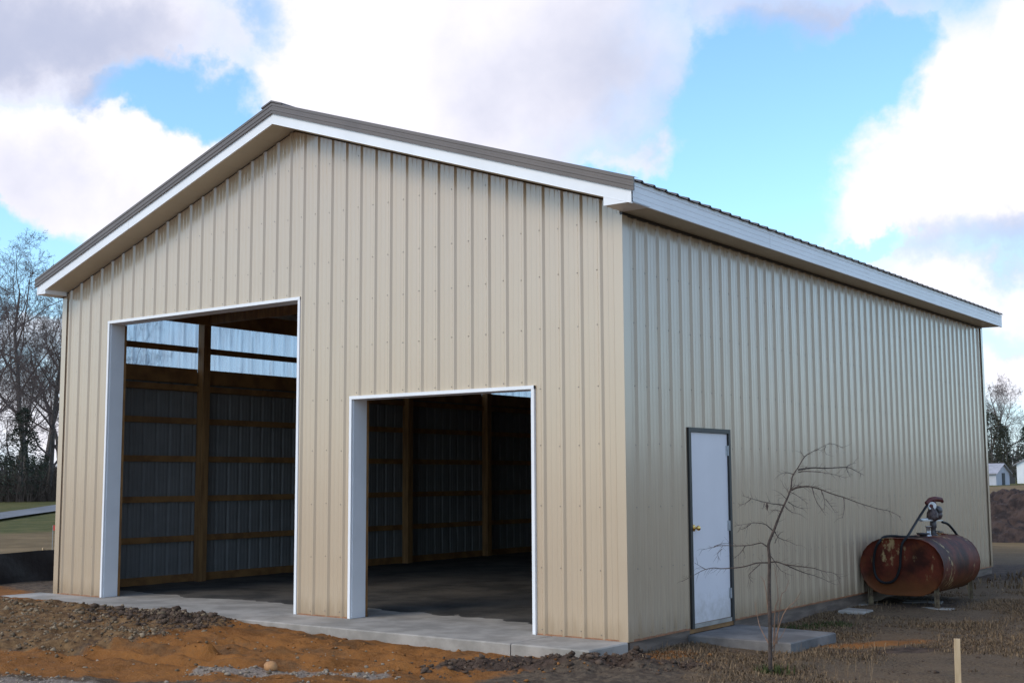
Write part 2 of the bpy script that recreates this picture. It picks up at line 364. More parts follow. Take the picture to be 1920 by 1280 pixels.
def ground_mat():
    m = bpy.data.materials.new('bare soil, clay and dead grass'); m.use_nodes = True; n = G(m.node_tree); b = m.node_tree.nodes['Principled BSDF']
    t = n.n('ShaderNodeTexCoord').outputs['Object']
    def attr(a):
        o = n.n('ShaderNodeAttribute', attribute_name=a); s_ = n.n('ShaderNodeSeparateColor'); n.put(s_.inputs[0], o.outputs['Color']); return s_.outputs
    A, B, C_ = attr('soil_shade_a'), attr('soil_b'), attr('soil_c')
    n1 = n.noise(t, 2.6, 8, .62); n2 = n.noise(t, 11, 8, .68); n3 = n.noise(t, 45, 6, .7); nf = n.noise(t, .16, 7, .6); nf2 = n.noise(t, .8, 8, .7)
    def w(s_, k=.9, lo=.36, hi=.62): return n.step(n.m('ADD', s_, n.m('MULTIPLY', n.m('SUBTRACT', n.m('MULTIPLY_ADD', n2, .6, n.m('MULTIPLY', n1, .4)), .5), k)), lo, hi)
    def two(a, c, f=n2, lo=.36, hi=.66): return n.mix(n.step(f, lo, hi), a, c)
    base = two((.072, .050, .036), (.165, .118, .078))
    base = n.mix(w(B[0]), base, n.mix(n.step(n3, .38, .62), two((.060, .037, .024), (.125, .078, .048), n1), (.175, .122, .074)))
    far = n.mix(n.step(n.m('MULTIPLY_ADD', nf2, .5, n.m('MULTIPLY', nf, .5)), .38, .62), (.150, .098, .045), (.270, .180, .088))
    base = n.mix(B[2], base, far)
    base = n.mix(w(B[1], .6), base, two((.070, .074, .018), (.135, .112, .036), nf2))
    c = n.mix(w(A[0], 1.0), base, n.mix(n.step(n3, .35, .7), two((.185, .068, .016), (.325, .125, .030), n1), (.27, .118, .038)))
    wet = n.step(n.m('MULTIPLY_ADD', n.noise(n.vm('MULTIPLY', t, (.55, 1.3, 1)), 1.9, 8, .66), 1., 0.), .50, .66, 0., .85)
    c = n.mix(n.m('MULTIPLY', wet, A[0]), c, two((.085, .045, .022), (.190, .100, .045), n2))
    c = n.mix(n.m('MULTIPLY', w(C_[0], 1.3), .85), c, two((.115, .058, .024), (.255, .145, .062), n2))
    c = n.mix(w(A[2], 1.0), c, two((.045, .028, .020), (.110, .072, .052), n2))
    c = n.mix(w(A[1], .8), c, n.mix(n.step(n3, .38, .60), two((.14, .100, .075), (.24, .185, .145), n2), (.30, .24, .195)))
    n.put(b.inputs['Base Color'], c); b.inputs['Roughness'].default_value = .92; b.inputs['Specular IOR Level'].default_value = .15
    bn = n.n('ShaderNodeBump'); n.put(bn.inputs['Strength'], .8); n.put(bn.inputs['Distance'], .04)
    n.put(bn.inputs['Height'], n.m('MULTIPLY_ADD', n3, .35, n2)); n.put(b.inputs['Normal'], bn.outputs[0])
    return m
M['ground'] = ground_mat(); me.materials.append(M['ground'])
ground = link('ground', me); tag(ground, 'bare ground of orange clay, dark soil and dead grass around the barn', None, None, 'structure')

# far lane that crosses the lawn on the left
mb = MB(); P = []
VX, VY = 6.3275, -10.422
p0 = (VX+58*math.sin(rad(-58.63)), VY+58*math.cos(rad(-58.63))); p1 = (VX+69*math.sin(rad(-56.33)), VY+69*math.cos(rad(-56.33)))
for t in np.linspace(-1.2, 3, 80): P.append((p0[0]+(p1[0]-p0[0])*t, p0[1]+(p1[1]-p0[1])*t))
dx, dy = np.array(P[-1])-np.array(P[0]); L_ = math.hypot(dx, dy); nxv, nyv = -dy/L_, dx/L_
for i in range(len(P)-1):
    q = []
    for (x, y), s_ in ((P[i], -1), (P[i], 1), (P[i+1], 1), (P[i+1], -1)):
        xx, yy = x+nxv*s_*1.05, y+nyv*s_*1.05; q.append((xx, yy, zat(xx, yy)+.10))
    mb.quad(*q)
M['lane'] = pmat('pale gravel lane', (.20, .195, .205), .9, .1, 1.2, col2=(.14, .137, .14))
tag(mb.build('road', M['lane']), 'pale grey lane crossing the lawn beyond the silt fence', None, None, 'structure')

# ------------------------------------------------------------------ concrete and floor
mb = MB()
def slab(mb, poly, zt, zb, bev=.012, mi=0):
    """prism with a small worn chamfer along its top edge"""
    n = len(poly); cx = sum(p[0] for p in poly)/n; cy = sum(p[1] for p in poly)/n
    ins = [(x+(cx-x)*bev/max(abs(cx-x)+1e-6, .3), y+(cy-y)*bev/max(abs(cy-y)+1e-6, .3)) for x, y in poly]
    vs = [(x, y, zb) for x, y in poly]+[(x, y, zt-bev) for x, y in poly]+[(x, y, zt) for x, y in ins]
    fs = [(i, (i+1) % n, n+(i+1) % n, n+i) for i in range(n)]+[(n+i, n+(i+1) % n, 2*n+(i+1) % n, 2*n+i) for i in range(n)]+[tuple(range(2*n, 3*n))]
    mb.add(vs, fs, mi)
apron = empty('concrete_apron', (-4.6, -.3, 0)); tag(apron, 'pale concrete apron slab along the front of the barn', None, None, 'structure')
for x0, x1 in ((-9.62, -.862), (-.85, .03)):
    mb = MB(); e = x0 < -5; slab(mb, [(x0, -.72), (x1, -.72), (x1, -.04), (x1-(0 if e else .06), -.03), (x1-(0 if e else .06), 1.1 if e else 1.098), (x0+(.4 if e else 0), 1.1 if e else 1.098)]+([(x0+.4, -.02), (x0, -.03)] if e else []), 0 if e else .002, -.3)
    wpart(mb, 'slab', M['concrete'], apron)
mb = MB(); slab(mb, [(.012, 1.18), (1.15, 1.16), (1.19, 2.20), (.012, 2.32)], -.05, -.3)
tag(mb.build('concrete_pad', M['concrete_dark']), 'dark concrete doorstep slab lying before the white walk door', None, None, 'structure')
# earth floor inside
fx = np.linspace(-BW+.02, -.02, 150); fy = np.linspace(.25, BL-.02, 170); FX, FY = np.meshgrid(fx, fy)
FZ = -.045 + .06*sst(FY+.55*fbm(FX, FY, 11, 5, 1.1), .35, 1.05) + .012*fbm(FX, FY, 12, 4, 3)
vs = np.stack([FX, FY, FZ], -1).reshape(-1, 3).tolist(); ii = np.arange(len(fx)*len(fy)).reshape(len(fy), len(fx))
fs = np.stack([ii[:-1, :-1], ii[:-1, 1:], ii[1:, 1:], ii[1:, :-1]], -1).reshape(-1, 4).tolist()
mb = MB(); mb.add(vs, fs, 0, True)
M['floor'] = pmat('dark damp earth floor', (.085, .072, .060), .85, .2, 1.4, col2=(.026, .022, .019), bump=.6, bscale=22)
tag(mb.build('floor', M['floor']), 'dark damp earth floor inside the open barn', None, None, 'structure')

# ------------------------------------------------------------------ barn
barn = empty('pole_barn', (-BW/2, BL/2, 0))
tag(barn, 'large beige corrugated metal pole barn with two open door bays and white trim', 'barn')
RP = .2337                                            # rib pitch
OPEN = [(-8.1846, -4.511, 3.694), (-3.6123, -1.0885, 2.466)]   # front door bays: x0, x1, height
XA = -4.634; XL, XR = -9.40, .345                     # ridge line and eave lines of the fascia
ZFB = 5.80                                            # fascia foot at the ridge
SR = (ZFB-4.165)/(XR-XA)*1.0; SLp = (ZFB-4.165)/(XA-XL)
def under(x): return ZFB-(x-XA)*.331 if x > XA else ZFB-(XA-x)*.3455   # underside of the sloping soffit
def profile(s0, s1, first, pitch=RP):
    """(position, depth) of one ribbed sheet between s0 and s1, ribs at first+k*pitch"""
    pts = {round(s0, 5): None, round(s1, 5): None}
    k0 = int(math.floor((s0-first)/pitch))-1; k1 = int(math.ceil((s1-first)/pitch))+1
    out = []
    for k in range(k0, k1+1):
        c = first+k*pitch
        out += [(c-.034, 0), (c-.011, .021), (c+.011, .021), (c+.034, 0)]
        for f in (.36, .64): q = c+f*pitch; out += [(q-.013, 0), (q-.006, .0022), (q+.006, .0022), (q+.013, 0)]
    out.sort(); xs = [o[0] for o in out]; hs = [o[1] for o in out]
    inner = [(x, h) for x, h in out if s0+1e-4 < x < s1-1e-4]
    return [(s0, float(np.interp(s0, xs, hs)))]+inner+[(s1, float(np.interp(s1, xs, hs)))]
def sheet(name, prof, zlo, ztop, place, mats, root, thick=.0035, cuts=(), uoff=0):
    """ribbed sheet: outer face and back face; place(s, depth, z) -> world"""
    mb = MB(); ss = set(p[0] for p in prof)
    for a, b, h in cuts:
        for c in (a, b):
            if prof[0][0] < c < prof[-1][0]: ss.add(c)
    xs = [p[0] for p in prof]; hs = [p[1] for p in prof]; ss = sorted(ss)
    for a, b in zip(ss[:-1], ss[1:]):
        if b-a < 1e-5: continue
        mid = (a+b)/2; lo = zlo
        for c0, c1, h in cuts:
            if c0 < mid < c1: lo = h
        ha, hb = np.interp(a, xs, hs), np.interp(b, xs, hs)
        za, zb = (ztop(a), ztop(b)) if callable(ztop) else (ztop, ztop)
        if min(za, zb) <= lo: continue
        mb.quad(place(a, ha, lo), place(b, hb, lo), place(b, hb, zb), place(a, ha, za), 0)
        mb.quad(place(b, hb-thick, lo), place(a, ha-thick, lo), place(a, ha-thick, za), place(b, hb-thick, zb), 1)
    return wpart(mb, name, mats, root)
def panels(lo, hi, first, per=4):
    c = [lo]; q = first+RP*.5
    while q < lo+.3: q += RP
    q += RP*(per-1)
    while q < hi-.3: c.append(q); q += RP*per
    return list(zip(c, c[1:]+[hi]))
WM = [M['siding'], M['liner']]
FR = -.251-RP*60; SRB = .245-RP*2
for a, b in panels(-BW, 0, FR):
    sheet('wall_panel', profile(a, b, FR), .004, lambda s: under(s)-.012, lambda s, d, z: (s, -.004-d, z), WM, barn, cuts=OPEN)
for a, b in panels(-BW, 0, FR):
    sheet('wall_panel', profile(a, b, FR), -.02, lambda s: under(s)-.012, lambda s, d, z: (s, BL+.004+d, z), WM, barn)
DOOR = (1.2556, 2.2167, 2.08)
for a, b in panels(0, BL, SRB):
    sheet('wall_panel', profile(a, b, SRB), .012, 4.158, lambda s, d, z: (.004+d, s, z), WM, barn, cuts=[DOOR])
for a, b in panels(0, BL, SRB):
    sheet('wall_panel', profile(a, b, SRB), -.02, 3.24, lambda s, d, z: (-BW-.004-d, s, z), WM, barn)
    sheet('translucent_panel', profile(a, b, SRB), 3.20, 4.158, lambda s, d, z: (-BW-.008-d, s, z), [M['skylight'], M['skylight']], barn)
# corner flashings
for cx, cy, sx, sy in ((0, 0, 1, -1), (-BW, 0, -1, -1), (0, BL, 1, 1), (-BW, BL, -1, 1)):
    mb = MB(); e = .0275
    mb.box((min(cx-sx*.075, cx+sx*e), min(cy+sy*.0235, cy+sy*e), .0), (max(cx-sx*.075, cx+sx*e), max(cy+sy*.0235, cy+sy*e), 4.155))
    mb.box((min(cx+sx*.0235, cx+sx*e), min(cy-sy*.075, cy+sy*.023), .0), (max(cx+sx*.0235, cx+sx*e), max(cy-sy*.075, cy+sy*.023), 4.154))
    wpart(mb, 'corner_trim', M['siding'], barn)
# rusty drip edge at the foot of the sheets
for a, b in ((-BW, OPEN[0][0]-.05), (OPEN[0][1]+.05, OPEN[1][0]-.05), (OPEN[1][1]+.05, 0)):
    mb = MB(); mb.box((a, -.024, -.004), (b, .02, .012)); wpart(mb, 'base_trim', M['rustline'], barn)
for a, b in ((.03, DOOR[0]-.03), (DOOR[1]+.03, BL)):
    mb = MB(); mb.box((-.02, a, -.006), (.021, b, .0115)); wpart(mb, 'base_trim', M['rustline'], barn)
    mb = MB(); mb.box((-.045, a, -.32), (.008, b-.001, -.007)); wpart(mb, 'grade_board', M['grade'], barn)
mb = MB(); mb.box((-BW-.008, .05, -.32), (-BW+.045, BL-.05, .10)); wpart(mb, 'grade_board', M['wood'], barn)
# door bays: white face trim and jamb linings
for x0, x1, h in OPEN:
    for x, sx in ((x0, 1), (x1, -1)):
        mb = MB(); mb.box((min(x, x-sx*.036), -.034, .002), (max(x, x-sx*.036), -.003, h+.036)); wpart(mb, 'door_trim', M['trim'], barn)
        mb = MB(); mb.box((min(x-sx*.03, x+sx*.006), -.002, .002), (max(x-sx*.03, x+sx*.006), .215, h)); wpart(mb, 'jamb_lining', M['trim'], barn)
        mb = MB(); mb.box((min(x-sx*.03, x+sx*.004), .217, .002), (max(x-sx*.03, x+sx*.004), .255, h)); wpart(mb, 'jamb_board', M['wood'], barn)
        mb = MB(); mb.box((min(x-sx*.18, x-sx*.032), .045, .0), (max(x-sx*.18, x-sx*.032), .19, under(x)-.35)); wpart(mb, 'post', M['post'], barn)
    mb = MB(); mb.box((x0-.036, -.036, h+.0005), (x1+.036, -.0035, h+.037)); wpart(mb, 'header_trim', M['trim'], barn)
    mb = MB(); mb.box((x0, -.002, h), (x1, .215, h+.02)); wpart(mb, 'header_lining', M['trim'], barn)
    mb = MB(); mb.box((x0-.02, .02, h+.021), (x1+.02, .06, h+.26)); wpart(mb, 'header_board', M['wood'], barn)
# screws: rows along the girts
GZ = [.055, .67, 1.275, 1.885, 2.47, 3.08, 3.62, 4.10, 4.7, 5.3]
sc = MB()
for k in range(-1, 41):
    x = -.251-k*RP-.040
    if x < -BW+.02: continue
    for z in GZ:
        zz = z + random.uniform(-.012, .012)
        if zz > under(x)-.1 or any(a-.05 < x < b+.05 and zz < h+.05 for a, b, h in OPEN): continue
        sc.lathe((x, -.003, zz), (0, -1, 0), [(0, .0065), (.003, .0065), (.0032, .0045), (.0065, .004)], 6)
    for a, b, h in OPEN:
        if a < x < b: sc.lathe((x, -.003, h+.075), (0, -1, 0), [(0, .0065), (.003, .0065), (.0032, .0045), (.0065, .004)], 6)
tag(wpart(sc, 'screw', M['screw'], barn), None, None, None, 'stuff')
sc = MB()
for k in range(52):
    y = .245+k*RP-.040
    for z in GZ[:8]:
        zz = z + random.uniform(-.012, .012)
        if DOOR[0]-.06 < y < DOOR[1]+.06 and zz < DOOR[2]+.05: continue
        sc.lathe((.003, y, zz), (1, 0, 0), [(0, .0065), (.003, .0065), (.0032, .0045), (.0065, .004)], 6)
tag(wpart(sc, 'screw', M['screw'], barn), None, None, None, 'stuff')

# timber frame inside
PY = [k*2.4284 for k in range(6)]
for y in PY[1:5]:
    mb = MB(); mb.box((-BW+.042, y-.068, -.1), (-BW+.182, y+.068, 4.05)); wpart(mb, 'post', M['post'], barn)
    mb = MB(); mb.box((-.182, y-.068, -.1), (-.042, y+.068, 4.05)); wpart(mb, 'post', M['post'], barn)
for x in (-BW+.12, -.12):
    mb = MB(); mb.box((x-.07, .05, -.1), (x+.07, .19, 4.05)); wpart(mb, 'post', M['post'], barn)
for x in (-BW+.12, -6.95, XA, -2.32, -.12):
    mb = MB(); mb.box((x-.07, BL-.185, -.1), (x+.07, BL-.045, under(x)-.3)); wpart(mb, 'post', M['post'], barn)
ga = [.67, 1.275, 1.885, 2.47]
for y0, y1 in zip(PY[:-1], PY[1:]):
    a = y0+.07 if y0 else .2; b = y1-.07 if y1 < BL-.1 else BL-.19
    for side in (-1, 1):
        X0, X1 = (-BW+.001, -BW+.040) if side < 0 else (-.040, -.001)
        for z in ga+[3.585]:
            if side > 0 and y0 == 0 and z < 2.2:                      # girts stop at the walk door
                for c, d in ((a, DOOR[0]-.05), (DOOR[1]+.05, b)):
                    mb = MB(); mb.box((X0, c, z-.045), (X1, d, z+.045)); wpart(mb, 'girt', M['wood'], barn)
                continue
            mb = MB(); mb.box((X0, a, z-.045), (X1, b, z+.045)); wpart(mb, 'girt', M['wood'], barn)
        mb = MB(); mb.box((X0, a, 3.055), (X1, b, 3.285)); wpart(mb, 'girt', M['wood'], barn)
        mb = MB(); mb.box((X0, a, 2.93), (X1+(.05 if side < 0 else 0), b, 3.02)); wpart(mb, 'girt', M['wood'], barn)
        mb = MB(); mb.box((X0, a, -.05), (X1, b, .13)); wpart(mb, 'girt', M['wood'], barn)
for x0, x1 in zip((-BW+.2, -6.88, XA+.07, -2.25), (-7.02, XA-.07, -2.39, -.2)):
    for z in ga+[3.08, 3.585]:
        mb = MB(); mb.box((x0, BL-.040, z-.045), (x1, BL-.001, z+.045)); wpart(mb, 'girt', M['wood'], barn)
for x in (-BW+.205, -.205):                            # eave carrier beams
    mb = MB(); mb.box((x-.02, .2, 3.97), (x+.02, BL-.2, 4.22)); wpart(mb, 'carrier_beam', M['wood'], barn)
for y in PY[1:5]:
    mb = MB(); zb = 4.06
    mb.bar((-BW+.25, y, zb), (-.25, y, zb), .038, .14)
    mb.bar((-BW+.10, y+.001, under(-BW+.1)-.02), (XA, y+.001, ZFB-.02), .038, .14); mb.bar((-.10, y+.002, under(-.1)-.02), (XA, y+.002, ZFB-.02), .038, .14)
    for xw in (-7.0, -5.6, -3.7, -2.3): mb.bar((xw, y+.04, zb), (xw+(.9 if xw > XA else -.9)*(-1 if abs(xw-XA) > 1.5 else 1), y+.04, under(xw)-.15), .038, .09)
    mb.bar((XA, y+.04, zb), (XA, y+.04, ZFB-.1), .038, .09)
    wpart(mb, 'roof_truss', M['wood'], barn)
for sx in (-1, 1):
    for k in range(8):
        x = XA+sx*(.15+k*.6); z = under(x)+.09
        if abs(x-XA) < 4.8:
            mb = MB(); mb.box((x-.045, .05, z-.02), (x+.045, BL-.03, z+.018)); wpart(mb, 'purlin', M['wood'], barn)

# roof sheets, trims, soffits
FO, BO = -.37, BL+.10                                  # front and back overhang lines
TOPD = .232                                            # roof sheet above the soffit underside
def rz(x): return under(x)+TOPD
for side in (-1, 1):
    xe = XR+.035 if side > 0 else XL-.045
    yb = [FO+.02]; q = SRB+RP*.5
    while q < FO+.6: q += RP
    q += RP*2
    while q < BO-.3: yb.append(q); q += RP*4
    yb.append(BO)
    for a, b in zip(yb[:-1], yb[1:]):
        mb = MB(); pr = profile(a, b, SRB)
        for (ya, ha), (y2, hb) in zip(pr[:-1], pr[1:]):
            A = (xe, ya, rz(xe)+ha); B = (xe, y2, rz(xe)+hb); C2 = (XA, y2, rz(XA)+hb); D = (XA, ya, rz(XA)+ha)
            mb.quad(*((A, B, C2, D) if side > 0 else (D, C2, B, A)), 0)
            dn = lambda p: (p[0], p[1], p[2]-.004)
            mb.quad(*((dn(D), dn(C2), dn(B), dn(A)) if side > 0 else (dn(A), dn(B), dn(C2), dn(D))), 1)
            mb.quad(dn(A), dn(B), B, A, 0)
        wpart(mb, 'roof_panel', [M['roof'], M['liner']], barn)
    # rake flashing with pressed lengthwise folds
    mb = MB(); yf = FO-.022
    prof = [(yf+.10, .030), (yf+.012, .030), (yf, .022), (yf, -.008), (yf+.006, -.012), (yf+.006, -.036), (yf, -.040), (yf, -.066), (yf+.006, -.070), (yf+.006, -.090), (yf-.002, -.094), (yf-.002, -.108), (yf+.012, -.110)]
    xs = (XA, xe)
    for (ya, za), (y2, z2) in zip(prof[:-1], prof[1:]):
        A, B = (xs[0], ya, rz(xs[0])+za), (xs[1], ya, rz(xs[1])+za); C2, D = (xs[1], y2, rz(xs[1])+z2), (xs[0], y2, rz(xs[0])+z2)
        mb.quad(*((D, C2, B, A) if side > 0 else (A, B, C2, D)))
    e = [(xs[1], y_, rz(xs[1])+z_) for y_, z_ in prof[1:]] + [(xs[1], yf+.02, rz(xs[1])-.10), (xs[1], yf+.02, rz(xs[1])+.02)]
    mb.add(e, [tuple(range(len(e)))])
    wpart(mb, 'rake_trim', M['roof'], barn)
    # sloping white fascia at the gable
    xf = XR if side > 0 else XL
    mb = MB(); prof = [(FO, .150), (FO-.004, .148), (FO-.004, .118), (FO, .116), (FO, .006), (FO-.003, .0), (FO+.02, .0), (FO+.02, .150)]
    n_ = len(prof)
    xc_ = XA+(xf-XA)*.58
    for q, (xa_, xb_) in enumerate(((XA, xc_), (xc_-.0*side, xf))):
        mb = MB(); o_ = -.0018 if q else 0
        vs = [(xa_-(.03*side if q else 0), y_+o_, under(xa_-(.03*side if q else 0))+z_) for y_, z_ in prof]+[(xb_, y_+o_, under(xb_)+z_) for y_, z_ in prof]
        mb.add(vs, [(i, (i+1) % n_, n_+(i+1) % n_, n_+i) for i in range(n_)]+[tuple(range(n_, 2*n_)), tuple(range(n_-1, -1, -1))])
        wpart(mb, 'gable_fascia', M['trim'], barn)
    mb = MB(); xb = 0.03 if side > 0 else -9.205       # sloping soffit between fascia and wall, in lengths
    L = np.linspace(XA, xb, 15)
    for i in range(len(L)-1):
        a, b = L[i], L[i+1]; g_ = .0015*(1 if side > 0 else -1)
        mb.quad((a, FO+.021, under(a)+.004), (b-g_, FO+.021, under(b)+.004), (b-g_, -.001, under(b)+.004), (a, -.001, under(a)+.004))
    wpart(mb, 'gable_soffit', M['soffit'], barn)
    mb = MB(); x0 = 0.03 if side > 0 else -9.205       # boxed return at the corner
    lo_, hi_ = min(x0, xf), max(x0, xf)
    za, zb_ = under(lo_), under(hi_)
    mb.add([(lo_, FO-.002, 4.166), (hi_, FO-.002, 4.166), (hi_, FO-.002, zb_+.02), (lo_, FO-.002, za+.02), (lo_, -.03, 4.166), (hi_, -.03, 4.166), (hi_, -.03, zb_+.02), (lo_, -.03, za+.02)],
           [(0,1,2,3), (5,4,7,6), (1,5,6,2), (4,0,3,7), (4,5,1,0)])
    wpart(mb, 'eave_return', M['trim'], barn)
    # eave fascia with fine rolled lines, and the level eave soffit
    mb = MB(); s_ = side; xw = XR if side > 0 else XL; zt = rz(xw)-.012
    prof = [(xw, 4.160), (xw+s_*.003, 4.163), (xw, 4.167), (xw, 4.215), (xw+s_*.002, 4.217), (xw, 4.219), (xw, 4.268), (xw+s_*.002, 4.270), (xw, 4.272), (xw, 4.325), (xw+s_*.004, 4.329), (xw+s_*.004, zt), (xw-s_*.02, zt), (xw-s_*.02, 4.160)]
    n_ = len(prof)
    cut = [FO-.006, FO+3.1, FO+6.2, FO+9.3, BO+.004]
    for q, (ya, yb_) in enumerate(zip(cut[:-1], cut[1:])):                 # lengths that lap by a hair
        mb = MB(); o_ = s_*(.0018 if q % 2 else 0)
        vs = [(x_+o_, ya-(.02 if q % 2 else 0), z_) for x_, z_ in prof]+[(x_+o_, yb_+(.02 if q % 2 else 0)*(q < 3), z_) for x_, z_ in prof]
        mb.add(vs, [(i, (i+1) % n_, n_+(i+1) % n_, n_+i) for i in range(n_)]+[tuple(range(n_, 2*n_)), tuple(range(n_-1, -1, -1))])
        wpart(mb, 'eave_fascia', M['trim'], barn)
    xi = .004 if side > 0 else -BW-.004
    ys = np.linspace(-.03, BO, 41); mb = MB()
    for a, b in zip(ys[:-1], ys[1:]):
        mb.quad((xi, a, 4.170), (xw-s_*.021, a, 4.166), (xw-s_*.021, b-.0015, 4.166), (xi, b-.0015, 4.170))
    wpart(mb, 'eave_soffit', M['soffit'], barn)
    mb = MB(); mb.box((min(xi, xi+s_*.025), -.03, 4.140), (max(xi, xi+s_*.025), BL, 4.166)); wpart(mb, 'soffit_channel', M['frame'], barn)
    # back gable board
    mb = MB(); vs = [(XA, BO-.02, under(XA)), (xf, BO-.02, under(xf)), (xf, BO-.02, under(xf)+.15), (XA, BO-.02, under(XA)+.15)]
    vs += [(x_, BO, z_) for x_, y_, z_ in vs]; mb.add(vs, [(0,1,2,3), (7,6,5,4), (0,4,5,1), (3,2,6,7), (1,5,6,2)])
    wpart(mb, 'gable_fascia', M['trim'], barn)
mb = MB(); w_ = .17
for (xa, xb) in ((XA-w_, XA), (XA, XA+w_)):
    za = rz(XA)+.052-(.0 if xa == XA else w_*.34); zb_ = rz(XA)+.052-(w_*.34 if xb != XA else 0)
    mb.add([(xa, FO-.03, za), (xb, FO-.03, zb_), (xb, BO, zb_), (xa, BO, za), (xa, FO-.03, za-.02), (xb, FO-.03, zb_-.02), (xb, BO, zb_-.02), (xa, BO, za-.02)],
           [(0,1,2,3), (7,6,5,4), (0,4,5,1), (2,6,7,3), (1,5,6,2), (3,7,4,0)])
wpart(mb, 'ridge_cap', M['roof'], barn)

# walk door
mb = MB(); y0, y1, zt = DOOR[0]+.048, DOOR[1]-.045, DOOR[2]-.042
mb.box((-.03, y0+.004, .046), (.008, y1-.004, zt-.004))
door = wpart(mb, 'walk_door', M['door'], barn)
mb = MB(); 
mb.box((-.06, DOOR[0]-.004, .0), (.030, DOOR[0]+.046, DOOR[2]+.004)); mb.box((-.06, DOOR[1]-.043, .0), (.030, DOOR[1]+.004, DOOR[2]+.004)); mb.box((-.06, DOOR[0]+.0465, DOOR[2]-.042), (.0295, DOOR[1]-.0435, DOOR[2]+.0035))
mb.build('door_frame', M['frame'], door)
mb = MB(); mb.box((-.05, DOOR[0]+.05, .0), (.022, DOOR[1]-.046, .040)); mb.build('threshold', M['concrete'], door)
for z in (.30, 1.03, 1.85):
    mb = MB(); mb.box((.0085, y1-.040, z-.055), (.0125, y1-.002, z+.055)); mb.tube([(.018, y1+.002, z-.055), (.018, y1+.002, z+.055)], .0085, 8); mb.build('hinge', M['steel'], door)
mb = MB(); yk, zk = DOOR[0]+.105, 1.03
mb.lathe((.008, yk, zk), (1, 0, 0), [(0, .033), (.006, .033), (.010, .024), (.012, .012), (.035, .011), (.040, .022), (.052, .028), (.064, .026), (.072, .016), (.074, .001)], 16)
mb.build('door_knob', M['brass'], door)
mb = MB(); mb.lathe((.008, yk+.0, zk+.0), (1, 0, 0), [(0, .036), (.003, .036), (.0035, .02)], 14); mb.box((.0085, DOOR[0]+.052, zk-.03), (.0115, DOOR[0]+.066, zk+.03)); mb.build('latch_plate', M['brass'], door)

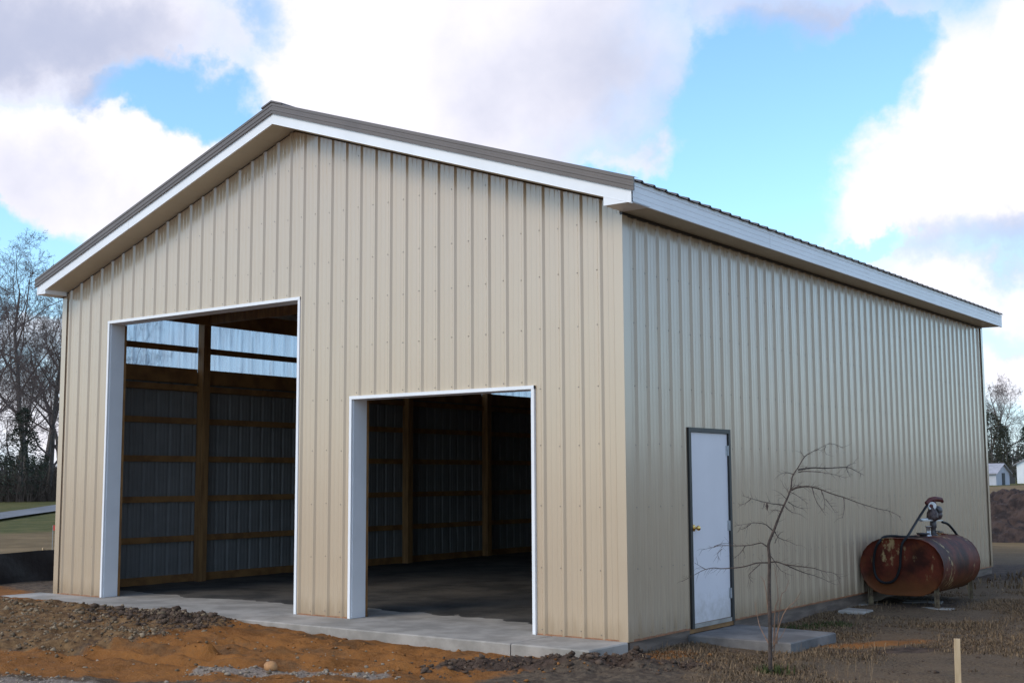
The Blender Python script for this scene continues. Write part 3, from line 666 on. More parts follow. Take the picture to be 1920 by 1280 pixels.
SAP_BASE = [1.547, -0.147, -0.17]
SAP_TRUNK = [[-0.008, -0.006, 0.003], [-0.007, -0.005, 0.109], [-0.005, -0.003, 0.256], [-0.003, -0.002, 0.404], [-0.002, -0.001, 0.568], [-0.001, -0.001, 0.734], [0.004, 0.003, 0.866], [0.006, 0.005, 0.999], [0.002, 0.002, 1.116], [0.029, 0.021, 1.199], [0.051, 0.037, 1.266], [0.072, 0.053, 1.332], [0.101, 0.075, 1.408], [0.13, 0.096, 1.483], [0.155, 0.114, 1.55], [0.175, 0.129, 1.617], [0.183, 0.135, 1.702], [0.205, 0.151, 1.752], [0.231, 0.17, 1.794], [0.277, 0.204, 1.887], [0.326, 0.24, 1.924], [0.374, 0.276, 1.954], [0.451, 0.332, 2.001], [0.499, 0.367, 1.994], [0.55, 0.405, 1.966]]
SAP_BRANCH = [[[0.174, 0.128, 1.592], [0.216, 0.138, 1.612], [0.256, 0.149, 1.617], [0.321, 0.166, 1.625], [0.416, 0.191, 1.6], [0.511, 0.215, 1.567], [0.621, 0.24, 1.525], [0.746, 0.269, 1.485], [0.886, 0.3, 1.439], [0.993, 0.324, 1.412], [1.077, 0.34, 1.364]], [[0.348, 0.185, 1.617], [0.399, 0.139, 1.501], [0.495, 0.108, 1.379]], [[0.426, 0.199, 1.592], [0.452, 0.201, 1.5], [0.452, 0.186, 1.417]], [[0.614, 0.235, 1.526], [0.631, 0.193, 1.436], [0.632, 0.143, 1.355]], [[0.46, 0.206, 1.517], [0.509, 0.188, 1.459], [0.558, 0.17, 1.403]], [[0.174, 0.128, 1.592], [0.206, 0.142, 1.637], [0.292, 0.191, 1.625], [0.365, 0.231, 1.63]], [[0.23, 0.17, 1.772], [0.301, 0.31, 1.794], [0.38, 0.465, 1.789], [0.482, 0.662, 1.797], [0.533, 0.759, 1.759], [0.573, 0.839, 1.723]], [[0.482, 0.662, 1.797], [0.504, 0.7, 1.823], [0.536, 0.748, 1.833]], [[0.482, 0.662, 1.793], [0.486, 0.685, 1.75], [0.495, 0.713, 1.707]], [[0.23, 0.169, 1.752], [0.282, 0.182, 1.755], [0.379, 0.205, 1.751], [0.508, 0.235, 1.737], [0.627, 0.261, 1.699]], [[0.372, 0.459, 1.982], [0.364, 0.456, 1.948], [0.375, 0.466, 1.909]], [[0.277, 0.204, 1.887], [0.265, 0.184, 1.907], [0.263, 0.176, 1.924]], [[0.191, 0.141, 1.735], [0.15, 0.072, 1.744], [0.107, 0.002, 1.719]], [[0.116, 0.086, 1.463], [0.078, 0.011, 1.476], [0.049, -0.045, 1.485], [-0.016, -0.175, 1.512], [-0.053, -0.249, 1.53], [-0.084, -0.315, 1.552]], [[0.009, -0.075, 1.485], [0.009, -0.092, 1.452], [0.007, -0.106, 1.428]], [[-0.04, -0.24, 1.521], [-0.097, -0.237, 1.488], [-0.152, -0.238, 1.467]], [[0.095, 0.07, 1.408], [0.052, 0.064, 1.424], [0.01, 0.056, 1.415]], [[0.13, 0.096, 1.449], [0.158, 0.151, 1.406], [0.211, 0.235, 1.38]], [[0.151, 0.111, 1.491], [0.197, 0.19, 1.448], [0.234, 0.248, 1.43]], [[0.016, 0.06, 1.244], [0.001, 0.027, 1.273], [-0.014, 0.0, 1.292], [-0.066, -0.082, 1.314], [-0.12, -0.161, 1.299], [-0.188, -0.267, 1.288]], [[-0.093, -0.141, 1.302], [-0.127, -0.186, 1.27], [-0.162, -0.229, 1.254]], [[0.05, 0.037, 1.232], [0.078, 0.072, 1.181], [0.139, 0.135, 1.147], [0.187, 0.188, 1.109]], [[-0.001, -0.001, 1.096], [-0.034, -0.007, 1.123], [-0.065, -0.018, 1.128], [-0.144, -0.045, 1.114], [-0.225, -0.071, 1.104], [-0.305, -0.097, 1.107], [-0.386, -0.123, 1.104], [-0.452, -0.144, 1.096], [-0.558, -0.179, 1.066]], [[-0.197, -0.051, 1.104], [-0.249, -0.044, 1.044], [-0.315, -0.046, 0.991]], [[-0.452, -0.144, 1.098], [-0.413, -0.07, 1.116], [-0.379, -0.005, 1.122]], [[-0.387, -0.123, 1.077], [-0.401, -0.172, 1.037], [-0.375, -0.188, 0.98]], [[0.006, 0.004, 0.962], [-0.041, -0.02, 0.966], [-0.093, -0.048, 0.957], [-0.211, -0.11, 0.918], [-0.359, -0.188, 0.905], [-0.418, -0.219, 0.91], [-0.492, -0.258, 0.896], [-0.582, -0.305, 0.849], [-0.673, -0.352, 0.794]], [[-0.485, -0.253, 0.901], [-0.532, -0.271, 0.929], [-0.579, -0.288, 0.958]], [[-0.062, -0.036, 0.952], [-0.118, -0.076, 0.891], [-0.146, -0.096, 0.853], [-0.12, -0.077, 0.792]], [[0.007, 0.005, 0.966], [0.078, 0.018, 0.968], [0.144, 0.029, 0.956], [0.309, 0.056, 0.933], [0.391, 0.069, 0.927], [0.473, 0.081, 0.905], [0.554, 0.093, 0.891], [0.618, 0.098, 0.845]], [[0.144, 0.029, 0.949], [0.225, 0.084, 0.903], [0.293, 0.13, 0.878], [0.375, 0.185, 0.845], [0.497, 0.267, 0.779]], [[0.011, 0.008, 1.032], [0.063, -0.01, 0.969], [0.13, -0.023, 0.906], [0.201, -0.025, 0.868]], [[0.138, 0.102, 1.517], [0.09, 0.111, 1.558], [0.062, 0.113, 1.575]], [[0.156, 0.115, 1.567], [0.139, 0.125, 1.6], [0.104, 0.126, 1.631]], [[0.043, 0.046, 1.131], [0.076, 0.078, 1.214], [0.103, 0.1, 1.231]], [[0.16, 0.118, 1.584], [0.223, 0.138, 1.55], [0.316, 0.164, 1.475]]]
SAP_SHOOT = [[[-0.009, -0.006, 0.264], [-0.052, 0.001, 0.326], [-0.099, 0.01, 0.396], [-0.143, 0.031, 0.491], [-0.176, 0.068, 0.611]], [[-0.01, 0.076, 0.462], [0.003, 0.094, 0.56], [0.023, 0.117, 0.643], [0.015, 0.124, 0.792], [0.0, 0.124, 0.908]], [[0.01, 0.1, 0.585], [0.034, 0.151, 0.641], [0.057, 0.206, 0.704], [0.07, 0.265, 0.802]], [[-0.0, -0.0, 0.207], [0.023, 0.051, 0.269], [0.054, 0.107, 0.323], [0.08, 0.174, 0.417]], [[-0.001, -0.001, 0.585], [-0.03, -0.02, 0.734], [-0.062, -0.042, 0.85]], [[0.024, 0.018, 0.404], [0.1, 0.058, 0.52], [0.189, 0.107, 0.636], [0.234, 0.131, 0.71]], [[0.001, 0.001, 0.109], [0.027, 0.041, 0.27], [0.021, 0.061, 0.465], [0.029, 0.083, 0.596]]]
HOSE = [[0.638, 7.05, 1.21], [0.592, 6.7, 0.988], [0.672, 6.05, 0.796], [0.629, 5.91, 0.681], [0.598, 5.915, 0.518], [0.584, 5.915, 0.377], [0.511, 5.915, 0.213], [0.376, 5.915, 0.165], [0.264, 5.915, 0.238], [0.233, 5.915, 0.421], [0.27, 5.91, 0.607], [0.321, 5.92, 0.7], [0.342, 6.05, 0.757], [0.414, 6.2, 0.765], [0.497, 6.3, 0.753], [0.604, 6.5, 0.745], [0.8, 6.347, 0.723], [0.87, 6.707, 0.673], [0.87, 7.41, 0.61], [0.86, 7.595, 0.632], [0.83, 7.608, 0.724], [0.78, 7.401, 0.881], [0.74, 7.246, 0.923]]

# ------------------------------------------------------------------ rusty fuel tank with its hand pump
tank = empty('fuel_tank', (.585, 6.75, -.14)); tag(tank, 'rusty oval fuel tank on short legs with a pump and hose beside the wall', 'tank')
TX, TY0, TY1, TB, TT, TW = .588, 5.95, 7.56, .008, .748, 1.116
def obround(hw, hh, n=12):
    r = hh; c = hw-r; pts = []
    for k in range(n+1): t = -math.pi/2+math.pi*k/n; pts.append((c+r*math.cos(t), r*math.sin(t)))
    for k in range(n+1): t = math.pi/2+math.pi*k/n; pts.append((-c+r*math.cos(t), r*math.sin(t)))
    return pts
mb = MB(); hw, hh = TW/2, (TT-TB)/2; cz = (TT+TB)/2
rings = [(TY0+.022, .80), (TY0+.020, .93), (TY0+.012, .975), (TY0, .985), (TY0, .999), (TY0+.012, 1.0), (TY0+.02, .992), (TY0+.05, .992), (TY1-.05, .992), (TY1-.02, .992), (TY1-.012, 1.0), (TY1, .999), (TY1, .985), (TY1-.012, .975), (TY1-.02, .93)]
vs = []; n_ = None
for y, k in rings:
    q = obround(hw-(1-k)*hh, hh*k); n_ = len(q)
    vs += [(TX+a, y, cz+b) for a, b in q]
fs = [(i*n_+j, i*n_+(j+1) % n_, (i+1)*n_+(j+1) % n_, (i+1)*n_+j) for i in range(len(rings)-1) for j in range(n_)]
mb.add(vs, fs, 0, True); mb.add(vs[:n_], [tuple(range(n_-1, -1, -1))]); mb.add(vs[-n_:], [tuple(range(n_))])
shell = wpart(mb, 'tank_shell', M['rust'], tank)
for x in (.142, 1.02):
    for y in (5.99, 7.44):
        mb = MB(); sx = 1 if x < .5 else -1; t0 = (x, y+.02, .13); t1 = (x, y+.02, -.145)
        mb.box((x-.025, y, -.128), (x-.019, y+.045, .15)); mb.box((x-.025, y+.0452, -.128), (x+.025, y+.051, .15)); mb.box((x-.04, y-.01, -.134), (x+.04, y+.065, -.1285))
        wpart(mb, 'leg', M['leg'], tank)
PX_, PY_ = .67, 7.07
M['pump_grey'] = pmat('grimy red grey casting', (.10, .062, .058), .5, .2, 22, col2=(.034, .014, .012), lo=.42, hi=.6)
mb = MB()
mb.lathe((PX_, PY_, TT-.006), (0, 0, 1), [(0, .055), (.016, .055), (.018, .036), (.10, .033), (.11, .045), (.20, .043), (.205, .033)], 16)      # stem and suction bung
mb.box((PX_+.03, PY_-.02, .80), (PX_+.085, PY_+.02, .812))
pump = wpart(mb, 'pump', M['iron'], tank)
mb = MB()
mb.lathe((PX_, PY_-.02, .945), (0, 0, 1), [(0, .05), (.02, .078), (.05, .080), (.11, .074), (.15, .055), (.19, .045)], 16)
mb.lathe((PX_+.03, PY_+.07, 1.02), (.25, 1, 0), [(-.04, .05), (0, .062), (.05, .062), (.065, .045)], 16)
for k in range(6):
    t = k*math.pi/3; mb.lathe((PX_+.09*math.cos(t), PY_-.02+.09*math.sin(t), .962), (0, 0, 1), [(0, .011), (.022, .011)], 6)
mb.build('pump_housing', M['pump_grey'], pump)
mb = MB(); mb.lathe((PX_+.035, PY_+.06, 1.085), (.2, 1, .1), [(-.03, .05), (.0, .062), (.06, .058), (.07, .03)], 14); mb.build('pump_motor', M['iron'], pump)
mb = MB(); cdir = Vector((.42, -.90, .05)).normalized()
mb.lathe((PX_+.0, PY_-.03, 1.148), cdir, [(-.05, .045), (-.045, .058), (.028, .058), (.034, .052)], 20); dial = mb.build('meter', M['white_paint'], pump)
mb = MB(); mb.lathe(Vector((PX_, PY_-.03, 1.148))+cdir*.0345-Vector((.012, 0, 0)), cdir, [(0, .026), (.006, .026), (.012, .014)], 14); mb.build('meter_cap', M['red'], dial)
mb = MB(); mb.bar((PX_-.045, PY_-.36, .962), (PX_-.0, PY_-.06, .955), .055, .020); mb.bar((PX_, PY_-.06, .955), (PX_+.05, PY_+.20, .945), .05, .018)
mb.tube([(PX_-.045, PY_-.40, .966), (PX_-.02, PY_-.20, .968)], .021, 10); mb.build('nozzle_holder', M['alu'], pump)
mb = MB(); mb.tube([(PX_-.055, PY_-.10, 1.185), (PX_-.02, PY_-.03, 1.232), (PX_+.02, PY_+.05, 1.245), (PX_+.07, PY_+.17, 1.232)], [.026, .034, .036, .033], 10)
mb.box((PX_+.01, PY_-.01, 1.17), (PX_+.035, PY_+.05, 1.235)); mb.tube([(PX_+.07, PY_+.165, 1.235), (PX_+.076, PY_+.20, 1.205)], .024, 10); mb.build('nozzle', M['red'], pump)
mb = MB(); mb.bar((PX_+.07, PY_-.0, .79), (PX_+.085, PY_+.10, .795), .014, .014); mb.build('crank', M['iron'], pump)
def smooth(pts, n=5):
    pts = [Vector(p) for p in pts]; out = []
    for i in range(len(pts)-1):
        p0, p1, p2, p3 = pts[max(i-1, 0)], pts[i], pts[i+1], pts[min(i+2, len(pts)-1)]
        for k in range(n):
            t = k/n; out.append(.5*((2*p1)+(p2-p0)*t+(2*p0-5*p1+4*p2-p3)*t*t+(3*p1-p0-3*p2+p3)*t*t*t))
    return out+[pts[-1]]
mb = MB(); mb.tube(smooth(HOSE), .0175, 10); wpart(mb, 'hose', M['hose'], tank)
mb = MB(); mb.lathe((.66, 6.66, TT-.008), (0, 0, 1), [(0, .045), (.03, .05), (.035, .085), (.055, .088), (.056, .075), (.045, .07)], 16); wpart(mb, 'fill_cap', M['iron'], tank)
for y, h_ in ((6.80, .125), (6.88, .125)):
    mb = MB(); mb.lathe((.675, y, TT-.008), (0, 0, 1), [(0, .024), (.02, .024), (.021, .015), (h_, .015), (h_+.001, .027), (h_+.018, .027)], 10); wpart(mb, 'vent_pipe', M['alu'], tank)
mb = MB(); mb.lathe((.66, 7.36, TT-.010), (0, 0, 1), [(0, .11), (.022, .11), (.024, .06), (.04, .055), (.042, .02)], 16); wpart(mb, 'cover_plate', M['rust'], tank)
blk = {(.142, 5.99): 'flat concrete block under the tank leg nearest the walk door and wall', (1.02, 5.99): 'flat concrete block under the front outer tank leg',
       (1.02, 7.44): 'flat concrete block under the rear outer tank leg', (.142, 7.44): 'flat concrete block under the rear tank leg by the wall'}
for (x, y), lb in blk.items():
    o = empty('concrete_block', (x, y+.03, -.2), random.uniform(-.12, .12)); 
    mb = MB(); slab(mb, [(-.20, -.11), (.20, -.11), (.20, .11), (-.20, .11)], .066, -.06, .008)
    ob = mb.build('concrete_block', M['concrete']); ob.location = o.location; ob.rotation_euler = o.rotation_euler; bpy.data.objects.remove(o)
    tag(ob, lb, 'block', 'concrete blocks under the tank legs')
mb = MB(); slab(mb, [(-.17, -.19), (.15, -.20), (.17, .19), (-.15, .21)], .055, -.05, .01)
ob = mb.build('paving_slab', M['concrete']); ob.location = (.32, 5.0, -.165); ob.rotation_euler = (0, .03, .1); tag(ob, 'small grey paving slab lying on the bare soil before the tank', 'slab')
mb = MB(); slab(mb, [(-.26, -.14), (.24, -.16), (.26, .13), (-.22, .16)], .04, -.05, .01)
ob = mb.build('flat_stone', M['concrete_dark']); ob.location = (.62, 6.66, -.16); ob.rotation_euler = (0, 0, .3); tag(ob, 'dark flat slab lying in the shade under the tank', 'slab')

# ------------------------------------------------------------------ bare young tree before the side wall
SB = list(SAP_BASE); SB[2] = zat(SB[0], SB[1])-.02
sap = empty('young_tree', SB); tag(sap, 'bare young tree with a bent top standing before the white walk door', 'tree')
def wob(pts, amp): 
    out = []
    for i, p in enumerate(pts):
        k = amp if 0 < i < len(pts)-1 else 0
        out.append(Vector(p)+Vector((random.uniform(-k, k), random.uniform(-k, k), random.uniform(-k, k))))
    return out
def thorns(mb, pts, r, step=.05, ln=.045):
    acc = 0
    for a, b in zip(pts[:-1], pts[1:]):
        L = (b-a).length; acc += L
        if acc > step*random.uniform(.5, 1.5):
            acc = 0; d = (b-a).normalized(); v = Vector((random.gauss(0, 1), random.gauss(0, 1), random.gauss(0, 1))); v = (v-d*v.dot(d)).normalized()*.8+d*.7
            p = a.lerp(b, random.random()); l = ln*random.uniform(.4, 1.5)
            mb.tube([p, p+v*l*.55, p+v*l+Vector((0, 0, random.uniform(-.3, .3)*l))], [r*.8, r*.6, r*.25], 4, 0, False)
mb = MB(); pts = smooth(wob(SAP_TRUNK, .002), 3); N = len(pts)
rr = [max(.0020, .0205*(1-i/(N-1))**1.05) for i in range(N)]; rr[0] = .029; rr[1] = .024
mb.tube(pts, rr, 8); thorns(mb, pts[N//3:], .0020, .025, .06)
mb.build('trunk', M['bark_young'], sap)
for b in SAP_BRANCH:
    P = [Vector(p) for p in b]; L = sum((q-p).length for p, q in zip(P[:-1], P[1:])); r0 = .0030+.0060*min(1, L/1.0)
    mb = MB(); pts = smooth(wob(P, .005), 4); n = len(pts); mb.tube(pts, [max(.0014, r0*(1-.82*i/(n-1))) for i in range(n)], 5)
    thorns(mb, pts, .0017, .022, .065); mb.build('branch', M['bark_young'], sap)
M['shoot'] = pmat('tan young shoots', (.24, .13, .075), .7, .2, 20)
for b in SAP_SHOOT:
    P = [Vector(p) for p in b]; P[0].z = min(P[0].z, .25); mb = MB(); pts = smooth(wob(P, .006), 4); n = len(pts)
    mb.tube(pts, [.0052*(1-.75*i/(n-1)) for i in range(n)], 5); thorns(mb, pts, .0016, .07, .05); mb.build('shoot', M['shoot'], sap)
mb = MB(); mb.add([(.0, 0, 1.49), (.012, .006, 1.455), (0, .003, 1.41), (-.012, -.004, 1.455)], [(0, 1, 2, 3)]); mb.tube([(0.02, 0.014, 1.405+.09), (.0, 0, 1.488)], .0012, 4)
mb.build('leaf', M['bark_young'], sap)

# ------------------------------------------------------------------ survey stake
sx, sy = 3.54, -1.42; gz = zat(sx, sy)
mb = MB(); T = Matrix.Rotation(.5, 4, 'Z') @ Matrix.Rotation(rad(.8), 4, 'Y')
mb.box((-.019, -.012, -.25), (.019, .012, .425-gz), 0, T); mb.box((-.0185, -.0115, .425-gz), (.0185, .0115, .4265-gz), 0, T)
ob = mb.build('wooden_stake', M['stake']); ob.location = (sx, sy, gz); tag(ob, 'plain pale wooden stake standing in the dead grass nearest the viewer', 'stake')

# ------------------------------------------------------------------ silt fence
fence = empty('silt_fence', (-12.95, 1.5, -.15)); tag(fence, 'low black silt fence sagging along the left side of the barn', 'fence')
def fence_x(y): return -12.93+.05*math.sin(y*1.7)-.02*max(0, -y)
ys = np.arange(-6.2, 16, .12); mb = MB(); rows = 7
for i, y in enumerate(ys):
    for k in range(rows):
        t = k/(rows-1); z0 = zat(fence_x(y), y)-.02 if k < 2 else -.17+.01*math.sin(y)
        sag = .02*abs(math.sin((y-.35)*math.pi/1.9))
        x = fence_x(y)+.05*math.sin(y*5.1+2*t)*t*(1-t)*2+.03*math.sin(y*2.3)
        mb.v.append((x, y, z0+(.545-sag)*t))
nr = len(ys)
for i in range(nr-1):
    for k in range(rows-1): mb.f.append((i*rows+k, (i+1)*rows+k, (i+1)*rows+k+1, i*rows+k+1)); mb.mi.append(0); mb.sm.append(True)
wpart(mb, 'fabric', M['fabric'], fence)
for y in np.arange(-5.35, 16, 1.9):
    mb = MB(); x = fence_x(y)-.03+.03*math.sin(y*2.3); z0 = zat(x, y); mb.box((x-.035, y-.016, z0-.1), (x-.004, y+.016, z0+.56)); wpart(mb, 'stake', M['stake'], fence)

# ------------------------------------------------------------------ bare trees
def bare_tree(h, spread, seed, levels=5, lean=0., first=.28, twigs=1.):
    """returns trunk mesh and crown mesh of a leafless tree, base at the origin"""
    R = random.Random(seed); tb, cb = MB(), MB()
    def limb(p, d, L, r, lev):
        n = 5 if lev < 2 else 3; pts = [p]; rr = [r]; dirs = []
        for i in range(n):
            j = .10+.05*lev
            d = (d+Vector((R.gauss(0, j), R.gauss(0, j), R.gauss(0, j)+(.07 if lev < 3 else .03)))).normalized()
            p = p+d*(L/n); pts.append(p); rr.append(max(.010, r*(1-.75*(i+1)/n))); dirs.append(d.copy())
        (tb if lev == 0 else cb).tube(pts, rr, 7 if lev == 0 else (5 if lev == 1 else 3), 0, False)
        if lev >= levels: return
        kids = {0: 13, 1: 7, 2: 5, 3: 4, 4: 3}[lev]
        kids = max(2, int(kids*(twigs if lev > 1 else 1)))
        for k in range(kids):
            t = (first+(1-first)*(k+R.random())/kids) if lev == 0 else .25+.75*(k+R.random())/kids
            i = min(int(t*n), n-1); f = t*n-i; q = pts[i].lerp(pts[i+1], f); dd = dirs[i]
            a = R.uniform(.45, 1.0) if lev else R.uniform(.55, 1.15)
            o = dd.orthogonal().normalized(); o = Matrix.Rotation(R.uniform(0, 6.283) if lev else k*2.4+R.random(), 3, dd) @ o
            nd = (dd*math.cos(a)+o*math.sin(a)*(spread if lev == 0 else 1)).normalized()
            ln = L*(R.uniform(.38, .62)*(1.15-.55*t) if lev == 0 else R.uniform(.42, .68)*(1.1-.45*t))
            limb(q, nd, ln, max(.012, rr[i]*R.uniform(.40, .62)), lev+1)
    limb(Vector((0, 0, -.2)), Vector((lean, 0, 1)).normalized(), h, h*.016+.03, 0)
    return tb, cb
def tree_proto(nm, h, spread, seed, **k):
    tb, cb = bare_tree(h, spread, seed, **k)
    e = empty(nm); tb.build('trunk', M['bark'], e); cb.build('crown', M['twig'], e); return e
def evergreen(nm, h, w, seed, mat, n=2200, conic=.8, base=.08):
    R = random.Random(seed); e = empty(nm); tb = MB(); tb.tube([(0, 0, -.2), (0, 0, h*.5), (0, 0, h*.93)], [h*.018+.03, h*.012, .02], 6)
    tb.build('trunk', M['bark'], e); cb = MB()
    tiers = [(R.uniform(0, 6.28), R.uniform(.55, 1.1)) for _ in range(60)]
    for i in range(n):
        t = base+(1-base)*R.random()**.85; j = int(t*59); ang = tiers[j][0]+R.gauss(0, .9)+ (i % 3)*2.1
        rmax = w/2*((1-t)**conic+.05)*tiers[j][1]*R.uniform(.75, 1.15); r_ = rmax*math.sqrt(R.uniform(.08, 1))
        p = Vector((r_*math.cos(ang), r_*math.sin(ang), h*t-.12*r_+R.uniform(-.1, .1)*h*.1))
        s_ = (.05*h+.10)*R.uniform(.35, 1.0)*.55
        a = Vector((math.cos(ang), math.sin(ang), R.uniform(-.5, .6)))+Vector((R.gauss(0, .5), R.gauss(0, .5), R.gauss(0, .4))); a.normalize()
        b = a.cross(Vector((R.gauss(0, 1), R.gauss(0, 1), R.gauss(0, 1)))).normalized()
        for q in range(3):
            o = Vector((R.gauss(0, s_*.5), R.gauss(0, s_*.5), R.gauss(0, s_*.4)))
            cb.add([p+o-b*s_*.22, p+o+a*s_*R.uniform(.7, 1.3), p+o+b*s_*.22], [(0, 1, 2)])
    cb.build('crown', mat, e); return e
CX, CY = 6.3275, -10.422
def polar(az_deg, d):                                 # bearing clockwise from north (+y) as seen from where the viewer stands
    a = rad(az_deg); return CX+d*math.sin(a), CY+d*math.cos(a)
protoA = tree_proto('bare_tree', 19, .9, 3); protoB = tree_proto('bare_tree', 22, .62, 11, first=.35); protoC = tree_proto('bare_tree', 13, .8, 23, twigs=.9, first=.2); protoD = tree_proto('bare_tree', 17, 1.15, 31)
used = set()
def put_tree(proto, az, d, s, rz, label, group, cat='tree'):
    if id(proto) in used: o = copy_tree(proto)
    else: o = proto; used.add(id(proto))
    x, y = polar(az, d); o.location = (x, y, zat(x, y)-.05); o.rotation_euler = (0, 0, rz); o.scale = (s, s, s); tag(o, label, cat, group); return o
def zfar(x, y): return -.135+.0062*min(max(math.hypot(x, y)-25, 0), 190)
LT = 'bare trees beyond the lawn'
put_tree(protoB, -57.53, 96, .70, .3, 'tall straight slender bare tree rising over the left tree line', LT)
put_tree(protoD, -60.43, 66, .54, 1.9, 'wide bare tree whose long limbs reach in from the left edge', LT)
put_tree(protoA, -59.33, 88, .60, 2.2, 'bare tree with dense twigs at the left edge of the lawn', LT)
put_tree(protoC, -56.75, 92, .80, .4, 'small bare tree closest to the left barn corner', LT)
put_tree(protoC, -58.13, 100, .78, 2.6, 'small bare tree between the slender tree and the left edge', LT)
put_tree(protoA, -56.23, 118, .66, 4.0, 'far bare tree just behind the barn corner', LT)
put_tree(protoB, -56.98, 104, .62, 4.4, 'short upright bare tree beside the barn corner', LT)
put_tree(protoC, -58.83, 84, .72, 5.1, 'low twiggy bare tree over the dark cedars', LT)
put_tree(protoB, -59.83, 110, .62, 3.3, 'second tall bare tree at the left edge', LT)
put_tree(protoA, -54.43, 120, .7, 1.0, 'bare tree hidden in part behind the barn wall', LT)
ceda = evergreen('cedar_tree', 4.6, 3.0, 5, M['needle'], 1500, .6); cedb = evergreen('cedar_tree', 3.0, 3.8, 6, M['needle'], 1300, .45, .02)
CG = 'dark cedars under the bare trees'
put_tree(ceda, -57.78, 90, 1.35, 0, 'tallest dark cedar under the slender bare tree', CG)
put_tree(cedb, -58.48, 92, 1.05, 1, 'broad dark cedar at the left edge of the lawn', CG)
put_tree(cedb, -57.18, 93, 1.0, 2, 'broad dark cedar midway to the barn corner', CG)
put_tree(ceda, -56.78, 99, .72, 3, 'small dark cedar close to the barn corner', CG)
# brush that fills the foot of the tree line
M['brush'] = pmat('dark bare brush', (.045, .034, .028), .9, .2, 1)
mb = MB(); R = random.Random(8)
for i in range(5200):
    az_ = R.uniform(-61.8, -55.2); d = R.uniform(88, 112); x, y = polar(az_, d); z = zfar(x, y); h = R.uniform(.6, 3.4)*R.uniform(.5, 1)
    a = Vector((R.gauss(0, .35), R.gauss(0, .35), 1)).normalized(); p = Vector((x, y, z)); w_ = R.uniform(.012, .04)
    q = p+a*h; s_ = Vector((.8, .55, 0))*w_
    mb.add([p-s_, p+s_, q], [(0, 1, 2)])
    for k in range(3):
        f = R.uniform(.3, .9); b0 = p.lerp(q, f); e_ = b0+Vector((R.gauss(0, .5), R.gauss(0, .5), R.uniform(.2, .8)))*h*.35; mb.add([b0-s_*.6, b0+s_*.6, e_], [(0, 1, 2)])
tag(mb.build('undergrowth', M['brush']), 'dark leafless brush under the trees beyond the lawn', None, None, 'stuff')
# evergreens and a bare tree behind the shed
RG = 'evergreens behind the shed'
pin = evergreen('evergreen_tree', 9.5, 7.0, 15, M['needle_brown'], 2600, .42, .06); pin2 = evergreen('evergreen_tree', 8.2, 5.6, 16, M['needle'], 2300, .5, .05)
put_tree(pin, -15.42, 176, .96, 0, 'brownish evergreen directly behind the shed roof', RG)
put_tree(pin2, -14.92, 182, .92, 1.2, 'dark evergreen between the shed gable and the white house', RG)
put_tree(pin, -13.22, 178, .95, 2.4, 'brownish evergreen at the right edge behind the white house', RG)
put_tree(pin2, -15.87, 180, .98, 3.0, 'dark evergreen half hidden by the far barn corner', RG)
put_tree(pin2, -14.02, 190, .95, 4.1, 'dark evergreen behind the white house gable', RG)
put_tree(protoD, -14.72, 196, .74, 2.9, 'wide bare tree rising behind the evergreens on the right', 'bare trees on the right')
put_tree(protoA, -13.17, 205, .56, 1.4, 'bare tree at the right edge behind the evergreens', 'bare trees on the right')
put_tree(protoA, -15.57, 210, .6, 5.4, 'bare tree by the far barn corner behind the evergreens', 'bare trees on the right')
# far woods along the horizon, one mass
mb = MB(); R = random.Random(12); M['woods'] = pmat('far leafless woods', (.105, .085, .085), .9, .15, .05)
for i in range(5200):
    az_ = R.uniform(-80, 40); d = R.uniform(330, 420); x, y = polar(az_, d); z = zfar(x, y)-.15; h = R.uniform(4, 9)*(1+.35*math.sin(az_*.7)); w_ = R.uniform(.15, .5)
    p = Vector((x, y, z-.2)); s_ = Vector((math.cos(rad(az_)), -math.sin(rad(az_)), 0)); q = p+Vector((R.gauss(0, .6), R.gauss(0, .6), h))
    mb.add([p-s_*w_, p+s_*w_, q], [(0, 1, 2)])
    for k in range(4):
        f = R.uniform(.3, .85); b0 = p.lerp(q, f); e_ = b0+Vector((R.gauss(0, 1.3), R.gauss(0, 1.3), R.uniform(.5, 2.6))); mb.add([b0-s_*w_*.7, b0+s_*w_*.7, e_], [(0, 1, 2)])
tag(mb.build('woods', M['woods']), 'far leafless woods along the horizon', None, None, 'stuff')



# ------------------------------------------------------------------ sheds on the far right
def at_world(o, az, d, rz): x, y = polar(az, d); o.location = (x, y, zat(x, y)); o.rotation_euler = (0, 0, rz)
shed = empty('shed'); tag(shed, 'low pale weathered shed with a tin roof beyond the dirt pile', 'shed'); at_world(shed, -15.85, 148, -.07)
mb = MB(); mb.box((-5.2, -2, -.3), (2.2, 2.2, 1.35)); mb.add([(2.2, -2, 1.35), (2.2, 2.2, 1.35), (2.2, .1, 2.25), (-5.2, -2, 1.35), (-5.2, 2.2, 1.35), (-5.2, .1, 2.25)], [(0, 1, 2), (4, 3, 5)]); mb.build('wall', M['shed_wall'], shed)
for s_ in (-1, 1):
    mb = MB(); e = -2.3 if s_ < 0 else 2.5; a = [(-5.4, e, 1.24), (2.45, e, 1.24), (2.45, .1, 2.36), (-5.4, .1, 2.36)]; b_ = [(x, y, z-.06) for x, y, z in a]
    mb.add(a+b_, [(0, 1, 2, 3), (7, 6, 5, 4), (0, 4, 5, 1), (1, 5, 6, 2), (2, 6, 7, 3), (3, 7, 4, 0)]); mb.build('roof', M['shed_roof'], shed)
mb = MB(); mb.box((-2.6, -2.06, -.1), (-1.7, -1.98, 1.1)); mb.build('door', M['rust_red'], shed)
for x in (-3.4, -1.15):
    mb = MB(); mb.box((x-.55, -2.05, .25), (x+.55, -1.97, 1.05)); mb.build('panel', M['house_wall'], shed)
